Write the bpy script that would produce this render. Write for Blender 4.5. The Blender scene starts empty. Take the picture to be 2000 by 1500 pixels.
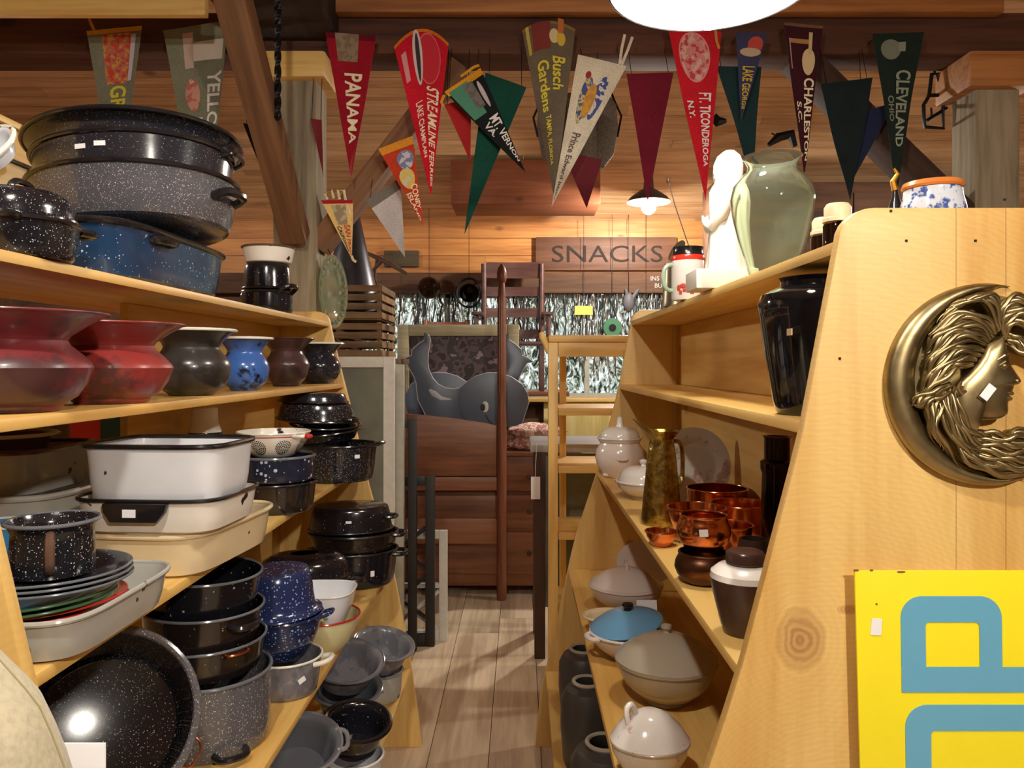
import bpy, bmesh, math, random
from mathutils import Matrix, Vector, Euler
C = bpy.context.scene.collection
S = bpy.context.scene
PI = math.pi
R = math.radians
rnd = random.Random(7)

# ---------------------------------------------------------------- camera, world, exposure
EYE, FOC, CX, CY = 1.5, 1500.0, 1016.0, 712.0
cam_data = bpy.data.cameras.new('camera')
cam_data.sensor_width = 36.0
cam_data.lens = 36.0 * FOC / 2000.0
cam_data.shift_x = -(CX - 1000.0) / 2000.0
cam_data.shift_y = -(750.0 - CY) / 2000.0
cam_data.clip_start = 0.02
cam = bpy.data.objects.new('camera', cam_data)
C.objects.link(cam)
cam.location = (0, 0, EYE)
cam.rotation_euler = (PI / 2, 0, 0)
S.camera = cam

world = bpy.data.worlds.new('world')
S.world = world
world.use_nodes = True
world.node_tree.nodes['Background'].inputs[0].default_value = (1.0, 0.9, 0.8, 1)
world.node_tree.nodes['Background'].inputs[1].default_value = 0.22
S.view_settings.view_transform = 'Standard'
S.view_settings.look = 'None'
S.view_settings.exposure = 0.32
S.view_settings.gamma = 1.0
S.view_settings.use_curve_mapping = False
S.cycles.max_bounces = 8
S.cycles.transparent_max_bounces = 8
S.cycles.sample_clamp_indirect = 4.0
LAMP_AISLE, LAMP_BACK, LAMP_FRONT, LAMP_SIDE, LAMP_FILL = 200.0, 1050.0, 1300.0, 760.0, 1000.0
WINDOW_LIGHT = 1.1


def at(px, py, Y):
    """the point of the room that the photograph shows at (px, py), Y metres ahead"""
    return Vector(((px - CX) * Y / FOC, Y, EYE + (CY - py) * Y / FOC))


# ---------------------------------------------------------------- mesh helper
def norm(v):
    return v.normalized() if v.length > 1e-9 else Vector((0, 0, 1))


class MB:
    def __init__(s):
        s.V = []; s.F = []

    def add(s, vs, fs, M=None):
        n = len(s.V)
        s.V += [tuple(M @ Vector(v)) if M is not None else tuple(v) for v in vs]
        s.F += [tuple(i + n for i in f) for f in fs]
        return s

    def box(s, c, d, M=None):
        x, y, z = d[0] / 2, d[1] / 2, d[2] / 2
        vs = [(c[0] + i * x, c[1] + j * y, c[2] + k * z) for i in (-1, 1) for j in (-1, 1) for k in (-1, 1)]
        return s.add(vs, [(0, 1, 3, 2), (4, 6, 7, 5), (0, 4, 5, 1), (2, 3, 7, 6), (0, 2, 6, 4), (1, 5, 7, 3)], M)

    def span(s, a, b, M=None):
        return s.box([(a[i] + b[i]) / 2 for i in range(3)], [abs(b[i] - a[i]) for i in range(3)], M)

    def loft(s, rings, cap0=True, cap1=True, closed=True, M=None):
        n = len(rings[0]); vs = []; fs = []
        for r in rings: vs += list(r)
        m = n if closed else n - 1
        for i in range(len(rings) - 1):
            for j in range(m):
                k = (j + 1) % n
                fs.append((i * n + j, i * n + k, (i + 1) * n + k, (i + 1) * n + j))
        if cap0: fs.append(tuple(range(n - 1, -1, -1)))
        if cap1: fs.append(tuple((len(rings) - 1) * n + j for j in range(n)))
        return s.add(vs, fs, M)

    def lathe(s, prof, n=40, A=1.0, B=1.0, p=2.0, M=None, cap=True):
        """prof: (radius, z) list; A, B stretch it to an oval; p > 2 squares it"""
        rings = [ring(r * A, r * B, z, n, p) for r, z in prof]
        return s.loft(rings, cap and prof[0][0] > 1e-6, cap and prof[-1][0] > 1e-6, True, M)

    def tube(s, pts, r, n=8, closed=False, M=None, flat=1.0):
        pts = [Vector(p) for p in pts]
        k = len(pts); rings = []; up = None
        for i, p in enumerate(pts):
            a = pts[(i - 1) % k] if (closed or i > 0) else p
            b = pts[(i + 1) % k] if (closed or i < k - 1) else p
            t = norm(b - a)
            if up is None:
                up = Vector((0, 0, 1)) if abs(t.z) < .9 else Vector((1, 0, 0))
            u = norm(up - t * up.dot(t)); w = t.cross(u); up = u
            rr = r[i] if isinstance(r, (list, tuple)) else r
            rings.append([p + u * (rr * math.cos(2 * PI * j / n)) + w * (rr * flat * math.sin(2 * PI * j / n)) for j in range(n)])
        if closed: rings.append(rings[0])
        return s.loft(rings, not closed, not closed, True, M)

    def ball(s, c, r, n=20, m=12, M=None):
        if not isinstance(r, (tuple, list)): r = (r, r, r)
        prof = [[(c[0] + r[0] * math.sin(PI * i / m) * math.cos(2 * PI * j / n), c[1] + r[1] * math.sin(PI * i / m) * math.sin(2 * PI * j / n),
                  c[2] - r[2] * math.cos(PI * i / m)) for j in range(n)] for i in range(1, m)]
        return s.loft(prof, True, True, True, M)

    def prism(s, pts, d, M=None):
        """pts: outline in XZ, extruded from y = 0 to y = d"""
        n = len(pts)
        vs = [(x, 0, z) for x, z in pts] + [(x, d, z) for x, z in pts]
        fs = [tuple(range(n)), tuple(range(2 * n - 1, n - 1, -1))] + [(i, i + n, (i + 1) % n + n, (i + 1) % n) for i in range(n)]
        return s.add(vs, fs, M)

    def build(s, name, mat, parent=None, bevel=0, loc=None, smooth=True, ang=38):
        me = bpy.data.meshes.new(name)
        me.from_pydata(s.V, [], s.F)
        bm = bmesh.new(); bm.from_mesh(me)
        bmesh.ops.remove_doubles(bm, verts=bm.verts, dist=1e-6)
        bmesh.ops.recalc_face_normals(bm, faces=bm.faces)
        if bevel:
            es = [e for e in bm.edges if len(e.link_faces) == 2 and e.calc_face_angle(0) > .6]
            bmesh.ops.bevel(bm, geom=es, offset=bevel, segments=2, profile=.6, affect='EDGES', clamp_overlap=True)
        bm.to_mesh(me); bm.free()
        if smooth:
            for p in me.polygons: p.use_smooth = True
            me.set_sharp_from_angle(angle=R(ang))
        me.materials.append(mat)
        o = bpy.data.objects.new(name, me)
        C.objects.link(o)
        if parent is not None: o.parent = parent
        if loc is not None: o.location = loc
        return o


def ring(a, b, z, n=40, p=2.0):
    out = []
    for j in range(n):
        t = 2 * PI * j / n
        c, d = math.cos(t), math.sin(t)
        if p != 2.0:
            c = math.copysign(abs(c) ** (2 / p), c); d = math.copysign(abs(d) ** (2 / p), d)
        out.append(Vector((a * c, b * d, z)))
    return out


def tag(o, label, cat, group=None):
    o['label'] = label; o['category'] = cat
    if group: o['group'] = group
    return o


def thing(name, label, cat, loc=(0, 0, 0), rot=(0, 0, 0), group=None):
    o = bpy.data.objects.new(name, None)
    o.empty_display_size = .05
    C.objects.link(o)
    o.location = loc
    o.rotation_euler = rot if isinstance(rot, tuple) else (0, 0, rot)
    return tag(o, label, cat, group)


def struct(o):
    o['kind'] = 'structure'
    return o


def T(x=0, y=0, z=0, rx=0, ry=0, rz=0, s=1):
    return Matrix.Translation((x, y, z)) @ Euler((rx, ry, rz)).to_matrix().to_4x4() @ Matrix.Scale(s, 4)


# ---------------------------------------------------------------- materials
def new_mat(name):
    m = bpy.data.materials.new(name); m.use_nodes = True
    return m, m.node_tree.nodes, m.node_tree.links, m.node_tree.nodes['Principled BSDF']


def col(c):
    """sRGB 0-255 to linear"""
    f = lambda v: v / 12.92 if v <= .04045 else ((v + .055) / 1.055) ** 2.4
    return tuple(f(v / 255) for v in c) + (1,)


def plain(name, c, rough=.5, metal=0, coat=0, noise=.12, scale=14, spec=.5, bump=0):
    m, N, L, P = new_mat(name)
    P.inputs['Roughness'].default_value = rough
    P.inputs['Metallic'].default_value = metal
    P.inputs['Coat Weight'].default_value = coat
    P.inputs['Specular IOR Level'].default_value = spec
    tc = N.new('ShaderNodeTexCoord'); nz = N.new('ShaderNodeTexNoise')
    nz.inputs['Scale'].default_value = scale; nz.inputs['Detail'].default_value = 5
    L.new(tc.outputs['Object'], nz.inputs['Vector'])
    mx = N.new('ShaderNodeMix'); mx.data_type = 'RGBA'
    cc = col(c)
    mx.inputs[6].default_value = tuple(v * (1 - noise) for v in cc[:3]) + (1,)
    mx.inputs[7].default_value = tuple(min(1, v * (1 + noise)) for v in cc[:3]) + (1,)
    L.new(nz.outputs['Fac'], mx.inputs[0]); L.new(mx.outputs[2], P.inputs['Base Color'])
    if bump:
        b = N.new('ShaderNodeBump'); b.inputs['Strength'].default_value = bump; b.inputs['Distance'].default_value = .004
        L.new(nz.outputs['Fac'], b.inputs['Height']); L.new(b.outputs[0], P.inputs['Normal'])
    return m


def ramp(N, stops):
    r = N.new('ShaderNodeValToRGB'); e = r.color_ramp.elements
    e[0].position, e[0].color = stops[0]
    e[1].position, e[1].color = stops[-1]
    for p, c in stops[1:-1]:
        x = e.new(p); x.color = c
    return r


def wood(name, c1, c2, axis='Z', scale=1.0, rough=.45, knots=True, island=0.0, grey=0, streak=.5, coat=0):
    """planed or weathered boards: grain stretched along one axis, rings of colour, a few knots"""
    m, N, L, P = new_mat(name)
    P.inputs['Roughness'].default_value = rough
    P.inputs['Coat Weight'].default_value = coat
    tc = N.new('ShaderNodeTexCoord'); mp = N.new('ShaderNodeMapping')
    L.new(tc.outputs['Object'], mp.inputs['Vector'])
    sc = [9 * scale] * 3; sc['XYZ'.index(axis)] = .7 * scale
    mp.inputs['Scale'].default_value = sc
    vec = mp.outputs[0]
    geo = N.new('ShaderNodeNewGeometry')
    if island:
        vm = N.new('ShaderNodeVectorMath'); vm.operation = 'MULTIPLY_ADD'
        cb = N.new('ShaderNodeCombineXYZ')
        for i in range(3): L.new(geo.outputs['Random Per Island'], cb.inputs[i])
        L.new(cb.outputs[0], vm.inputs[0]); vm.inputs[1].default_value = (31, 17, 23); L.new(vec, vm.inputs[2])
        vec = vm.outputs[0]
    n1 = N.new('ShaderNodeTexNoise'); n1.inputs['Scale'].default_value = .9; n1.inputs['Detail'].default_value = 4; n1.inputs['Distortion'].default_value = 1.2
    L.new(vec, n1.inputs['Vector'])
    n2 = N.new('ShaderNodeTexNoise'); n2.inputs['Scale'].default_value = 5; n2.inputs['Detail'].default_value = 2.5
    L.new(vec, n2.inputs['Vector'])
    ad = N.new('ShaderNodeMath'); ad.operation = 'MULTIPLY_ADD'; ad.inputs[1].default_value = streak
    L.new(n2.outputs['Fac'], ad.inputs[0]); L.new(n1.outputs['Fac'], ad.inputs[2])
    a, b = col(c1), col(c2)
    rp = ramp(N, [(.38 + streak * .3, a), (.62 + streak * .55, b)])
    L.new(ad.outputs[0], rp.inputs[0])
    out = rp.outputs[0]
    if knots:
        mk = N.new('ShaderNodeMapping'); ks = [3.2 * scale] * 3; ks['XYZ'.index(axis)] = 1.9 * scale
        mk.inputs['Scale'].default_value = ks
        L.new(tc.outputs['Object'], mk.inputs['Vector'])
        vo = N.new('ShaderNodeTexVoronoi'); vo.inputs['Scale'].default_value = 1.0
        L.new(mk.outputs[0], vo.inputs['Vector'])
        wob = N.new('ShaderNodeMath'); wob.operation = 'MULTIPLY_ADD'; wob.inputs[1].default_value = .08
        L.new(n2.outputs['Fac'], wob.inputs[0]); L.new(vo.outputs['Distance'], wob.inputs[2])
        kr = ramp(N, [(.075, (1, 1, 1, 1)), (.14, (0, 0, 0, 1))]); L.new(wob.outputs[0], kr.inputs[0])
        sp = N.new('ShaderNodeSeparateColor'); L.new(vo.outputs['Color'], sp.inputs[0])
        gt = N.new('ShaderNodeMath'); gt.operation = 'GREATER_THAN'; gt.inputs[1].default_value = .55; L.new(sp.outputs[0], gt.inputs[0])
        mu = N.new('ShaderNodeMath'); mu.operation = 'MULTIPLY'; L.new(kr.outputs[0], mu.inputs[0]); L.new(gt.outputs[0], mu.inputs[1])
        mu2 = N.new('ShaderNodeMath'); mu2.operation = 'MULTIPLY'; mu2.inputs[1].default_value = .75; L.new(mu.outputs[0], mu2.inputs[0])
        mx = N.new('ShaderNodeMix'); mx.data_type = 'RGBA'
        L.new(mu2.outputs[0], mx.inputs[0]); L.new(out, mx.inputs[6])
        mx.inputs[7].default_value = tuple(v * .3 for v in a[:3]) + (1,)
        out = mx.outputs[2]
    if island:
        hs = N.new('ShaderNodeHueSaturation')
        mr = N.new('ShaderNodeMapRange'); mr.inputs[3].default_value = 1 - island; mr.inputs[4].default_value = 1 + island
        L.new(geo.outputs['Random Per Island'], mr.inputs[0]); L.new(mr.outputs[0], hs.inputs['Value']); L.new(out, hs.inputs['Color'])
        out = hs.outputs[0]
    L.new(out, P.inputs['Base Color'])
    bp = N.new('ShaderNodeBump'); bp.inputs['Strength'].default_value = grey; bp.inputs['Distance'].default_value = .002
    if grey:
        L.new(n2.outputs['Fac'], bp.inputs['Height']); L.new(bp.outputs[0], P.inputs['Normal'])
    return m


def enamel(name, c, speck=None, dens=.25, scale=130, blotch=None, chips=None, rough=.16, spk2=None):
    """vitreous enamel: colour, white flecks (voronoi dots), blotches of a second colour, chipped spots"""
    m, N, L, P = new_mat(name)
    P.inputs['Roughness'].default_value = rough
    P.inputs['Coat Weight'].default_value = .3
    P.inputs['Coat Roughness'].default_value = .08
    tc = N.new('ShaderNodeTexCoord')
    base = N.new('ShaderNodeMix'); base.data_type = 'RGBA'
    nz = N.new('ShaderNodeTexNoise'); nz.inputs['Scale'].default_value = 9; nz.inputs['Detail'].default_value = 5
    L.new(tc.outputs['Object'], nz.inputs['Vector']); L.new(nz.outputs['Fac'], base.inputs[0])
    a = col(c)
    base.inputs[6].default_value = tuple(v * .8 for v in a[:3]) + (1,)
    base.inputs[7].default_value = tuple(min(1, v * 1.15) for v in a[:3]) + (1,)
    out = base.outputs[2]

    def over(fac, c2, out):
        mx = N.new('ShaderNodeMix'); mx.data_type = 'RGBA'
        L.new(fac, mx.inputs[0]); L.new(out, mx.inputs[6]); mx.inputs[7].default_value = col(c2)
        return mx.outputs[2]
    if blotch:
        bc, th, bs = blotch
        n2 = N.new('ShaderNodeTexNoise'); n2.inputs['Scale'].default_value = bs; n2.inputs['Detail'].default_value = 6; n2.inputs['Roughness'].default_value = .65
        L.new(tc.outputs['Object'], n2.inputs['Vector'])
        rp = ramp(N, [(th, (0, 0, 0, 1)), (th + .07, (1, 1, 1, 1))]); L.new(n2.outputs['Fac'], rp.inputs[0])
        out = over(rp.outputs[0], bc, out)
    if speck:
        for k, (scl, dn) in enumerate(((scale, dens), (scale * .45, dens * .75))):
            vo = N.new('ShaderNodeTexVoronoi'); vo.inputs['Scale'].default_value = scl
            L.new(tc.outputs['Object'], vo.inputs['Vector'])
            sp = N.new('ShaderNodeSeparateColor'); L.new(vo.outputs['Color'], sp.inputs[0])
            th = N.new('ShaderNodeMath'); th.operation = 'MULTIPLY'; th.inputs[1].default_value = .42 if k == 0 else .26
            sq = N.new('ShaderNodeMath'); sq.operation = 'SUBTRACT'; L.new(sp.outputs[0], sq.inputs[0]); sq.inputs[1].default_value = 1 - dn
            L.new(sq.outputs[0], th.inputs[0])
            dv = N.new('ShaderNodeMath'); dv.operation = 'DIVIDE'; dv.inputs[1].default_value = max(dn, .01); L.new(th.outputs[0], dv.inputs[0])
            lt = N.new('ShaderNodeMath'); lt.operation = 'LESS_THAN'; L.new(vo.outputs['Distance'], lt.inputs[0]); L.new(dv.outputs[0], lt.inputs[1])
            out = over(lt.outputs[0], speck, out)
    if chips:
        n3 = N.new('ShaderNodeTexNoise'); n3.inputs['Scale'].default_value = 17; n3.inputs['Detail'].default_value = 3
        L.new(tc.outputs['Object'], n3.inputs['Vector'])
        rp = ramp(N, [(chips, (0, 0, 0, 1)), (chips + .02, (1, 1, 1, 1))]); L.new(n3.outputs['Fac'], rp.inputs[0])
        out = over(rp.outputs[0], (28, 24, 26), out)
    L.new(out, P.inputs['Base Color'])
    return m


def felt(name, c, rough=.95):
    m, N, L, P = new_mat(name)
    P.inputs['Roughness'].default_value = rough
    P.inputs['Specular IOR Level'].default_value = .1
    P.inputs['Sheen Weight'].default_value = .15
    tc = N.new('ShaderNodeTexCoord')
    n = N.new('ShaderNodeTexNoise'); n.inputs['Scale'].default_value = 160; n.inputs['Detail'].default_value = 3
    n2 = N.new('ShaderNodeTexNoise'); n2.inputs['Scale'].default_value = 7
    L.new(tc.outputs['Object'], n.inputs['Vector']); L.new(tc.outputs['Object'], n2.inputs['Vector'])
    ad = N.new('ShaderNodeMath'); ad.operation = 'ADD'; L.new(n.outputs['Fac'], ad.inputs[0]); L.new(n2.outputs['Fac'], ad.inputs[1])
    a = col(c)
    rp = ramp(N, [(.35, tuple(v * .72 for v in a[:3]) + (1,)), (.68, tuple(min(1, v * 1.2) for v in a[:3]) + (1,))])
    hf = N.new('ShaderNodeMath'); hf.operation = 'MULTIPLY'; hf.inputs[1].default_value = .5; L.new(ad.outputs[0], hf.inputs[0])
    L.new(hf.outputs[0], rp.inputs[0]); L.new(rp.outputs[0], P.inputs['Base Color'])
    b = N.new('ShaderNodeBump'); b.inputs['Strength'].default_value = .3; b.inputs['Distance'].default_value = .001
    L.new(n.outputs['Fac'], b.inputs['Height']); L.new(b.outputs[0], P.inputs['Normal'])
    return m


def glow(name, c, strength):
    m, N, L, P = new_mat(name)
    P.inputs['Base Color'].default_value = col(c)
    P.inputs['Emission Color'].default_value = col(c)
    P.inputs['Emission Strength'].default_value = strength
    return m


def glassy(name, c, rough=.02, ior=1.45, trans=1.0):
    m, N, L, P = new_mat(name)
    P.inputs['Base Color'].default_value = col(c)
    P.inputs['Roughness'].default_value = rough
    P.inputs['IOR'].default_value = ior
    P.inputs['Transmission Weight'].default_value = trans
    return m


def hammered(name, c, rough=.25, scale=60, strength=.3, dark=.35):
    """worn metal: darker patina in the hollows"""
    m, N, L, P = new_mat(name)
    P.inputs['Metallic'].default_value = 1
    P.inputs['Roughness'].default_value = rough
    tc = N.new('ShaderNodeTexCoord'); n = N.new('ShaderNodeTexNoise'); n.inputs['Scale'].default_value = scale; n.inputs['Detail'].default_value = 4
    L.new(tc.outputs['Object'], n.inputs['Vector'])
    a = col(c)
    rp = ramp(N, [(.3, tuple(v * dark for v in a[:3]) + (1,)), (.6, a)]); L.new(n.outputs['Fac'], rp.inputs[0])
    L.new(rp.outputs[0], P.inputs['Base Color'])
    b = N.new('ShaderNodeBump'); b.inputs['Strength'].default_value = strength; b.inputs['Distance'].default_value = .003
    L.new(n.outputs['Fac'], b.inputs['Height']); L.new(b.outputs[0], P.inputs['Normal'])
    return m


M = {}
M['pine_z'] = wood('pine_upright', (218, 168, 86), (246, 208, 128), 'Z')
M['pine_y'] = wood('pine_lengthwise', (208, 156, 76), (236, 196, 116), 'Y')
M['pine_x'] = wood('pine_crosswise', (210, 156, 76), (238, 198, 118), 'X')
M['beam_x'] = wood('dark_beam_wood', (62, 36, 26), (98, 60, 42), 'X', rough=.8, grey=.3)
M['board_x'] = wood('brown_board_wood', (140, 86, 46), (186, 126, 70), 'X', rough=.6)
M['beam_y'] = wood('black_beam_wood', (30, 22, 18), (56, 40, 32), 'Y', rough=.85, grey=.3)
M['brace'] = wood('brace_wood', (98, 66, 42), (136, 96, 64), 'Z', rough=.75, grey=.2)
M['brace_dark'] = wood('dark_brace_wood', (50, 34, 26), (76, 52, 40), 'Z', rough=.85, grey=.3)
M['grey_post'] = wood('weathered_grey_wood', (112, 100, 80), (168, 154, 128), 'Z', rough=.85, grey=.5)
M['plank_x'] = wood('ceiling_plank_wood', (184, 140, 98), (226, 184, 138), 'X', rough=.6, island=.1, knots=True)
M['header_x'] = wood('header_board_wood', (160, 98, 48), (204, 140, 76), 'X', rough=.55, island=.14)
M['floor'] = wood('worn_floor_wood', (182, 158, 128), (228, 206, 176), 'Y', rough=.6, island=.08)
M['darkwall'] = wood('dark_wall_wood', (66, 44, 30), (100, 68, 46), 'X', rough=.8)
M['redbrown'] = wood('red_brown_wood', (104, 60, 38), (146, 92, 60), 'X', rough=.4, knots=False)
M['redbrown_z'] = wood('red_brown_turned_wood', (104, 58, 38), (146, 88, 58), 'Z', rough=.35, knots=False)
M['darkbrown_z'] = wood('dark_brown_wood', (46, 30, 24), (78, 52, 40), 'Z', rough=.5, knots=False)
M['slat'] = wood('crate_slat_wood', (92, 68, 44), (142, 110, 74), 'X', rough=.85, knots=False, island=.25, grey=.4)
M['white_paint'] = plain('chipped_white_paint', (214, 212, 204), .6, noise=.18, scale=30, bump=.4)
M['greywhite_paint'] = plain('grey_white_paint', (176, 176, 162), .65, noise=.25, scale=22, bump=.4)
M['black_paint'] = plain('black_paint', (30, 28, 28), .55)
M['iron'] = plain('black_iron', (22, 21, 22), .5, .6)
M['steel'] = plain('dull_steel', (120, 120, 124), .4, .9, noise=.3)
M['paper'] = plain('white_paper', (244, 242, 246), .8, noise=.03)
M['bulb'] = glow('lamp_bulb_glow', (255, 236, 208), 1.0)
M['shade_white'] = plain('white_lamp_enamel', (250, 250, 246), .3)
M['shade_green'] = plain('dark_lamp_enamel', (58, 56, 54), .35)


def pine_with(name, knots, seams):
    """the upright pine with knots and glued board seams where the panels have them (x, z in metres)"""
    m = wood(name, (218, 168, 86), (246, 208, 128), 'Z')
    N, L = m.node_tree.nodes, m.node_tree.links
    P = N['Principled BSDF']
    out = P.inputs['Base Color'].links[0].from_socket
    tc = N.new('ShaderNodeTexCoord'); sx = N.new('ShaderNodeSeparateXYZ'); L.new(tc.outputs['Object'], sx.inputs[0])
    nz = N.new('ShaderNodeTexNoise'); nz.inputs['Scale'].default_value = 26; nz.inputs['Detail'].default_value = 4; L.new(tc.outputs['Object'], nz.inputs['Vector'])

    def mth(op, a, b=None, c=None):
        n = N.new('ShaderNodeMath'); n.operation = op
        for i, v in enumerate((a, b, c)):
            if v is None: continue
            if isinstance(v, (int, float)): n.inputs[i].default_value = v
            else: L.new(v, n.inputs[i])
        return n.outputs[0]

    def over(fac, c, out):
        mx = N.new('ShaderNodeMix'); mx.data_type = 'RGBA'
        L.new(fac, mx.inputs[0]); L.new(out, mx.inputs[6]); mx.inputs[7].default_value = col(c)
        return mx.outputs[2]
    for x, z, rx, rz, c in knots:
        dx = mth('DIVIDE', mth('SUBTRACT', sx.outputs[0], x), rx); dz = mth('DIVIDE', mth('SUBTRACT', sx.outputs[2], z), rz)
        d = mth('SQRT', mth('ADD', mth('MULTIPLY', dx, dx), mth('MULTIPLY', dz, dz)))
        d = mth('ADD', d, mth('MULTIPLY', mth('SUBTRACT', nz.outputs['Fac'], .5), .9))
        rp = ramp(N, [(.3, (.8, .8, .8, 1)), (.75, (.55, .55, .55, 1)), (1.0, (.12, .12, .12, 1)), (1.0, (0, 0, 0, 1))])
        rp.color_ramp.elements[-1].position = 1.0
        L.new(mth('MULTIPLY', d, .62), rp.inputs[0])
        rg = mth('MULTIPLY_ADD', mth('SINE', mth('MULTIPLY', d, 15)), .22, .74)
        out = over(mth('MULTIPLY', rp.outputs[0], rg), c, out)
    for x in seams:
        out = over(mth('MULTIPLY', mth('LESS_THAN', mth('ABSOLUTE', mth('SUBTRACT', sx.outputs[0], x)), .0007), .55), (120, 80, 40), out)
    L.new(out, P.inputs['Base Color'])
    return m


M['pine_left'] = pine_with('pine_left_panels', [(-.60, .44, .012, .030, (120, 66, 36))], [-.72])
M['pine_right'] = pine_with('pine_right_panels', [(.383, 1.122, .024, .030, (150, 98, 62)), (.43, .79, .015, .017, (104, 52, 30)), (.45, 1.165, .012, .005, (150, 90, 50))], [.596, .664])
# ---------------------------------------------------------------- vessels
SHAPES = {
    'roaster': [(.84, 0), (.885, .05), (.93, .3), (.97, .75), (1, 1)],
    'pot': [(.92, 0), (.965, .03), (.99, .12), (1, .5), (1, 1)],
    'rect': [(.86, 0), (.91, .06), (.945, .35), (.975, .8), (1, 1)],
    'bowl': [(.5, 0), (.58, .05), (.76, .3), (.9, .6), (.97, .85), (1, 1)],
    'basin': [(.62, 0), (.67, .04), (.77, .4), (.85, .85), (.9, .95), (1, 1)],
    'tray': [(.8, 0), (.84, .1), (.92, .8), (.95, .95), (1, 1)],
    'flange': [(.72, 0), (.76, .05), (.82, .4), (.86, .8), (.9, .9), (1, .97), (1, 1)],
    'spittoon': [(.58, 0), (.62, .03), (.63, .06), (.8, .14), (.92, .27), (1, .44), (.97, .49), (.86, .58), (.72, .67), (.68, .72), (.72, .77), (.93, .88), (1.17, .985), (1.19, 1)],
    'spittoon_round': [(.56, 0), (.62, .04), (.82, .12), (.95, .26), (1, .4), (.97, .5), (.86, .6), (.74, .68), (.7, .73), (.74, .79), (.92, .9), (1.12, .99), (1.13, 1)],
    'mug': [(.8, 0), (.9, .03), (.9, .5), (.88, .8), (.95, .93), (1, 1)],
    'cup': [(.8, 0), (.86, .06), (.92, .4), (.98, .9), (1, 1)],
    'plate': [(.5, 0), (.58, .1), (.7, .5), (.8, .7), (1, 1)],
    'dome': [(1, 0), (.99, .12), (.94, .4), (.82, .68), (.6, .88), (.35, .97), (.1, 1)],
    'oval_dome': [(1, 0), (1, .08), (.93, .14), (.91, .45), (.84, .75), (.68, .93), (.3, 1), (.05, 1)],
    'slope_lid': [(1, 0), (1, .06), (.93, .2), (.72, .52), (.45, .8), (.2, .96), (.05, 1)],
    'jar': [(.62, 0), (.66, .03), (.74, .1), (.93, .3), (1, .48), (.95, .68), (.83, .82), (.8, .87), (.86, .92), (.88, 1)],
    'globe': [(.6, 0), (.7, .05), (.92, .28), (1, .5), (.96, .72), (.86, .9), (.84, 1)],
    'casserole': [(.42, 0), (.44, .05), (.4, .1), (.6, .2), (.86, .5), (.97, .8), (1, 1)],
    'tureen': [(.45, 0), (.47, .06), (.44, .12), (.7, .3), (.92, .6), (1, .9), (1, 1)],
}


def prof_at(shape, f):
    P = SHAPES[shape]
    for (a, z0), (b, z1) in zip(P, P[1:]):
        if f <= z1: return a + (b - a) * (f - z0) / max(z1 - z0, 1e-6)
    return P[-1][0]


def body_mb(A, B, H, shape, t=.0025, p=2.0, n=48, flip=False, solid=False):
    g = (lambda z: H - z) if flip else (lambda z: z)
    P = SHAPES[shape]
    prof = []
    for (s0, z0), (s1, z1) in zip(P, P[1:]):           # smooth the outline a little
        for k in (0, .5): prof.append((s0 + (s1 - s0) * k, z0 + (z1 - z0) * k))
    prof.append(P[-1])
    rings = [ring(A * s, B * s, g(z * H), n, p) for s, z in prof]
    if not solid:
        for s, z in reversed(prof):
            zz = max(z * H, t) if z < 1 else H
            rings.append(ring(max(A * s - t, .002), max(B * s - t, .002), g(zz), n, p))
    return MB().loft(rings)


def loop_handle(mb, c, tan, out, w, d, r, up=0.0, n=10):
    """a bail of wire standing out from the wall at c"""
    c, tan, out = Vector(c), Vector(tan), Vector(out)
    pts = []
    for i in range(n + 1):
        a = PI * i / n
        q = abs(math.sin(a)) ** .6
        pts.append(c - tan * (w / 2 * math.copysign(abs(math.cos(a)) ** .75, math.cos(a))) + out * (d * q - .004) + Vector((0, 0, up * q)))
    mb.tube(pts, r, 8)


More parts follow.
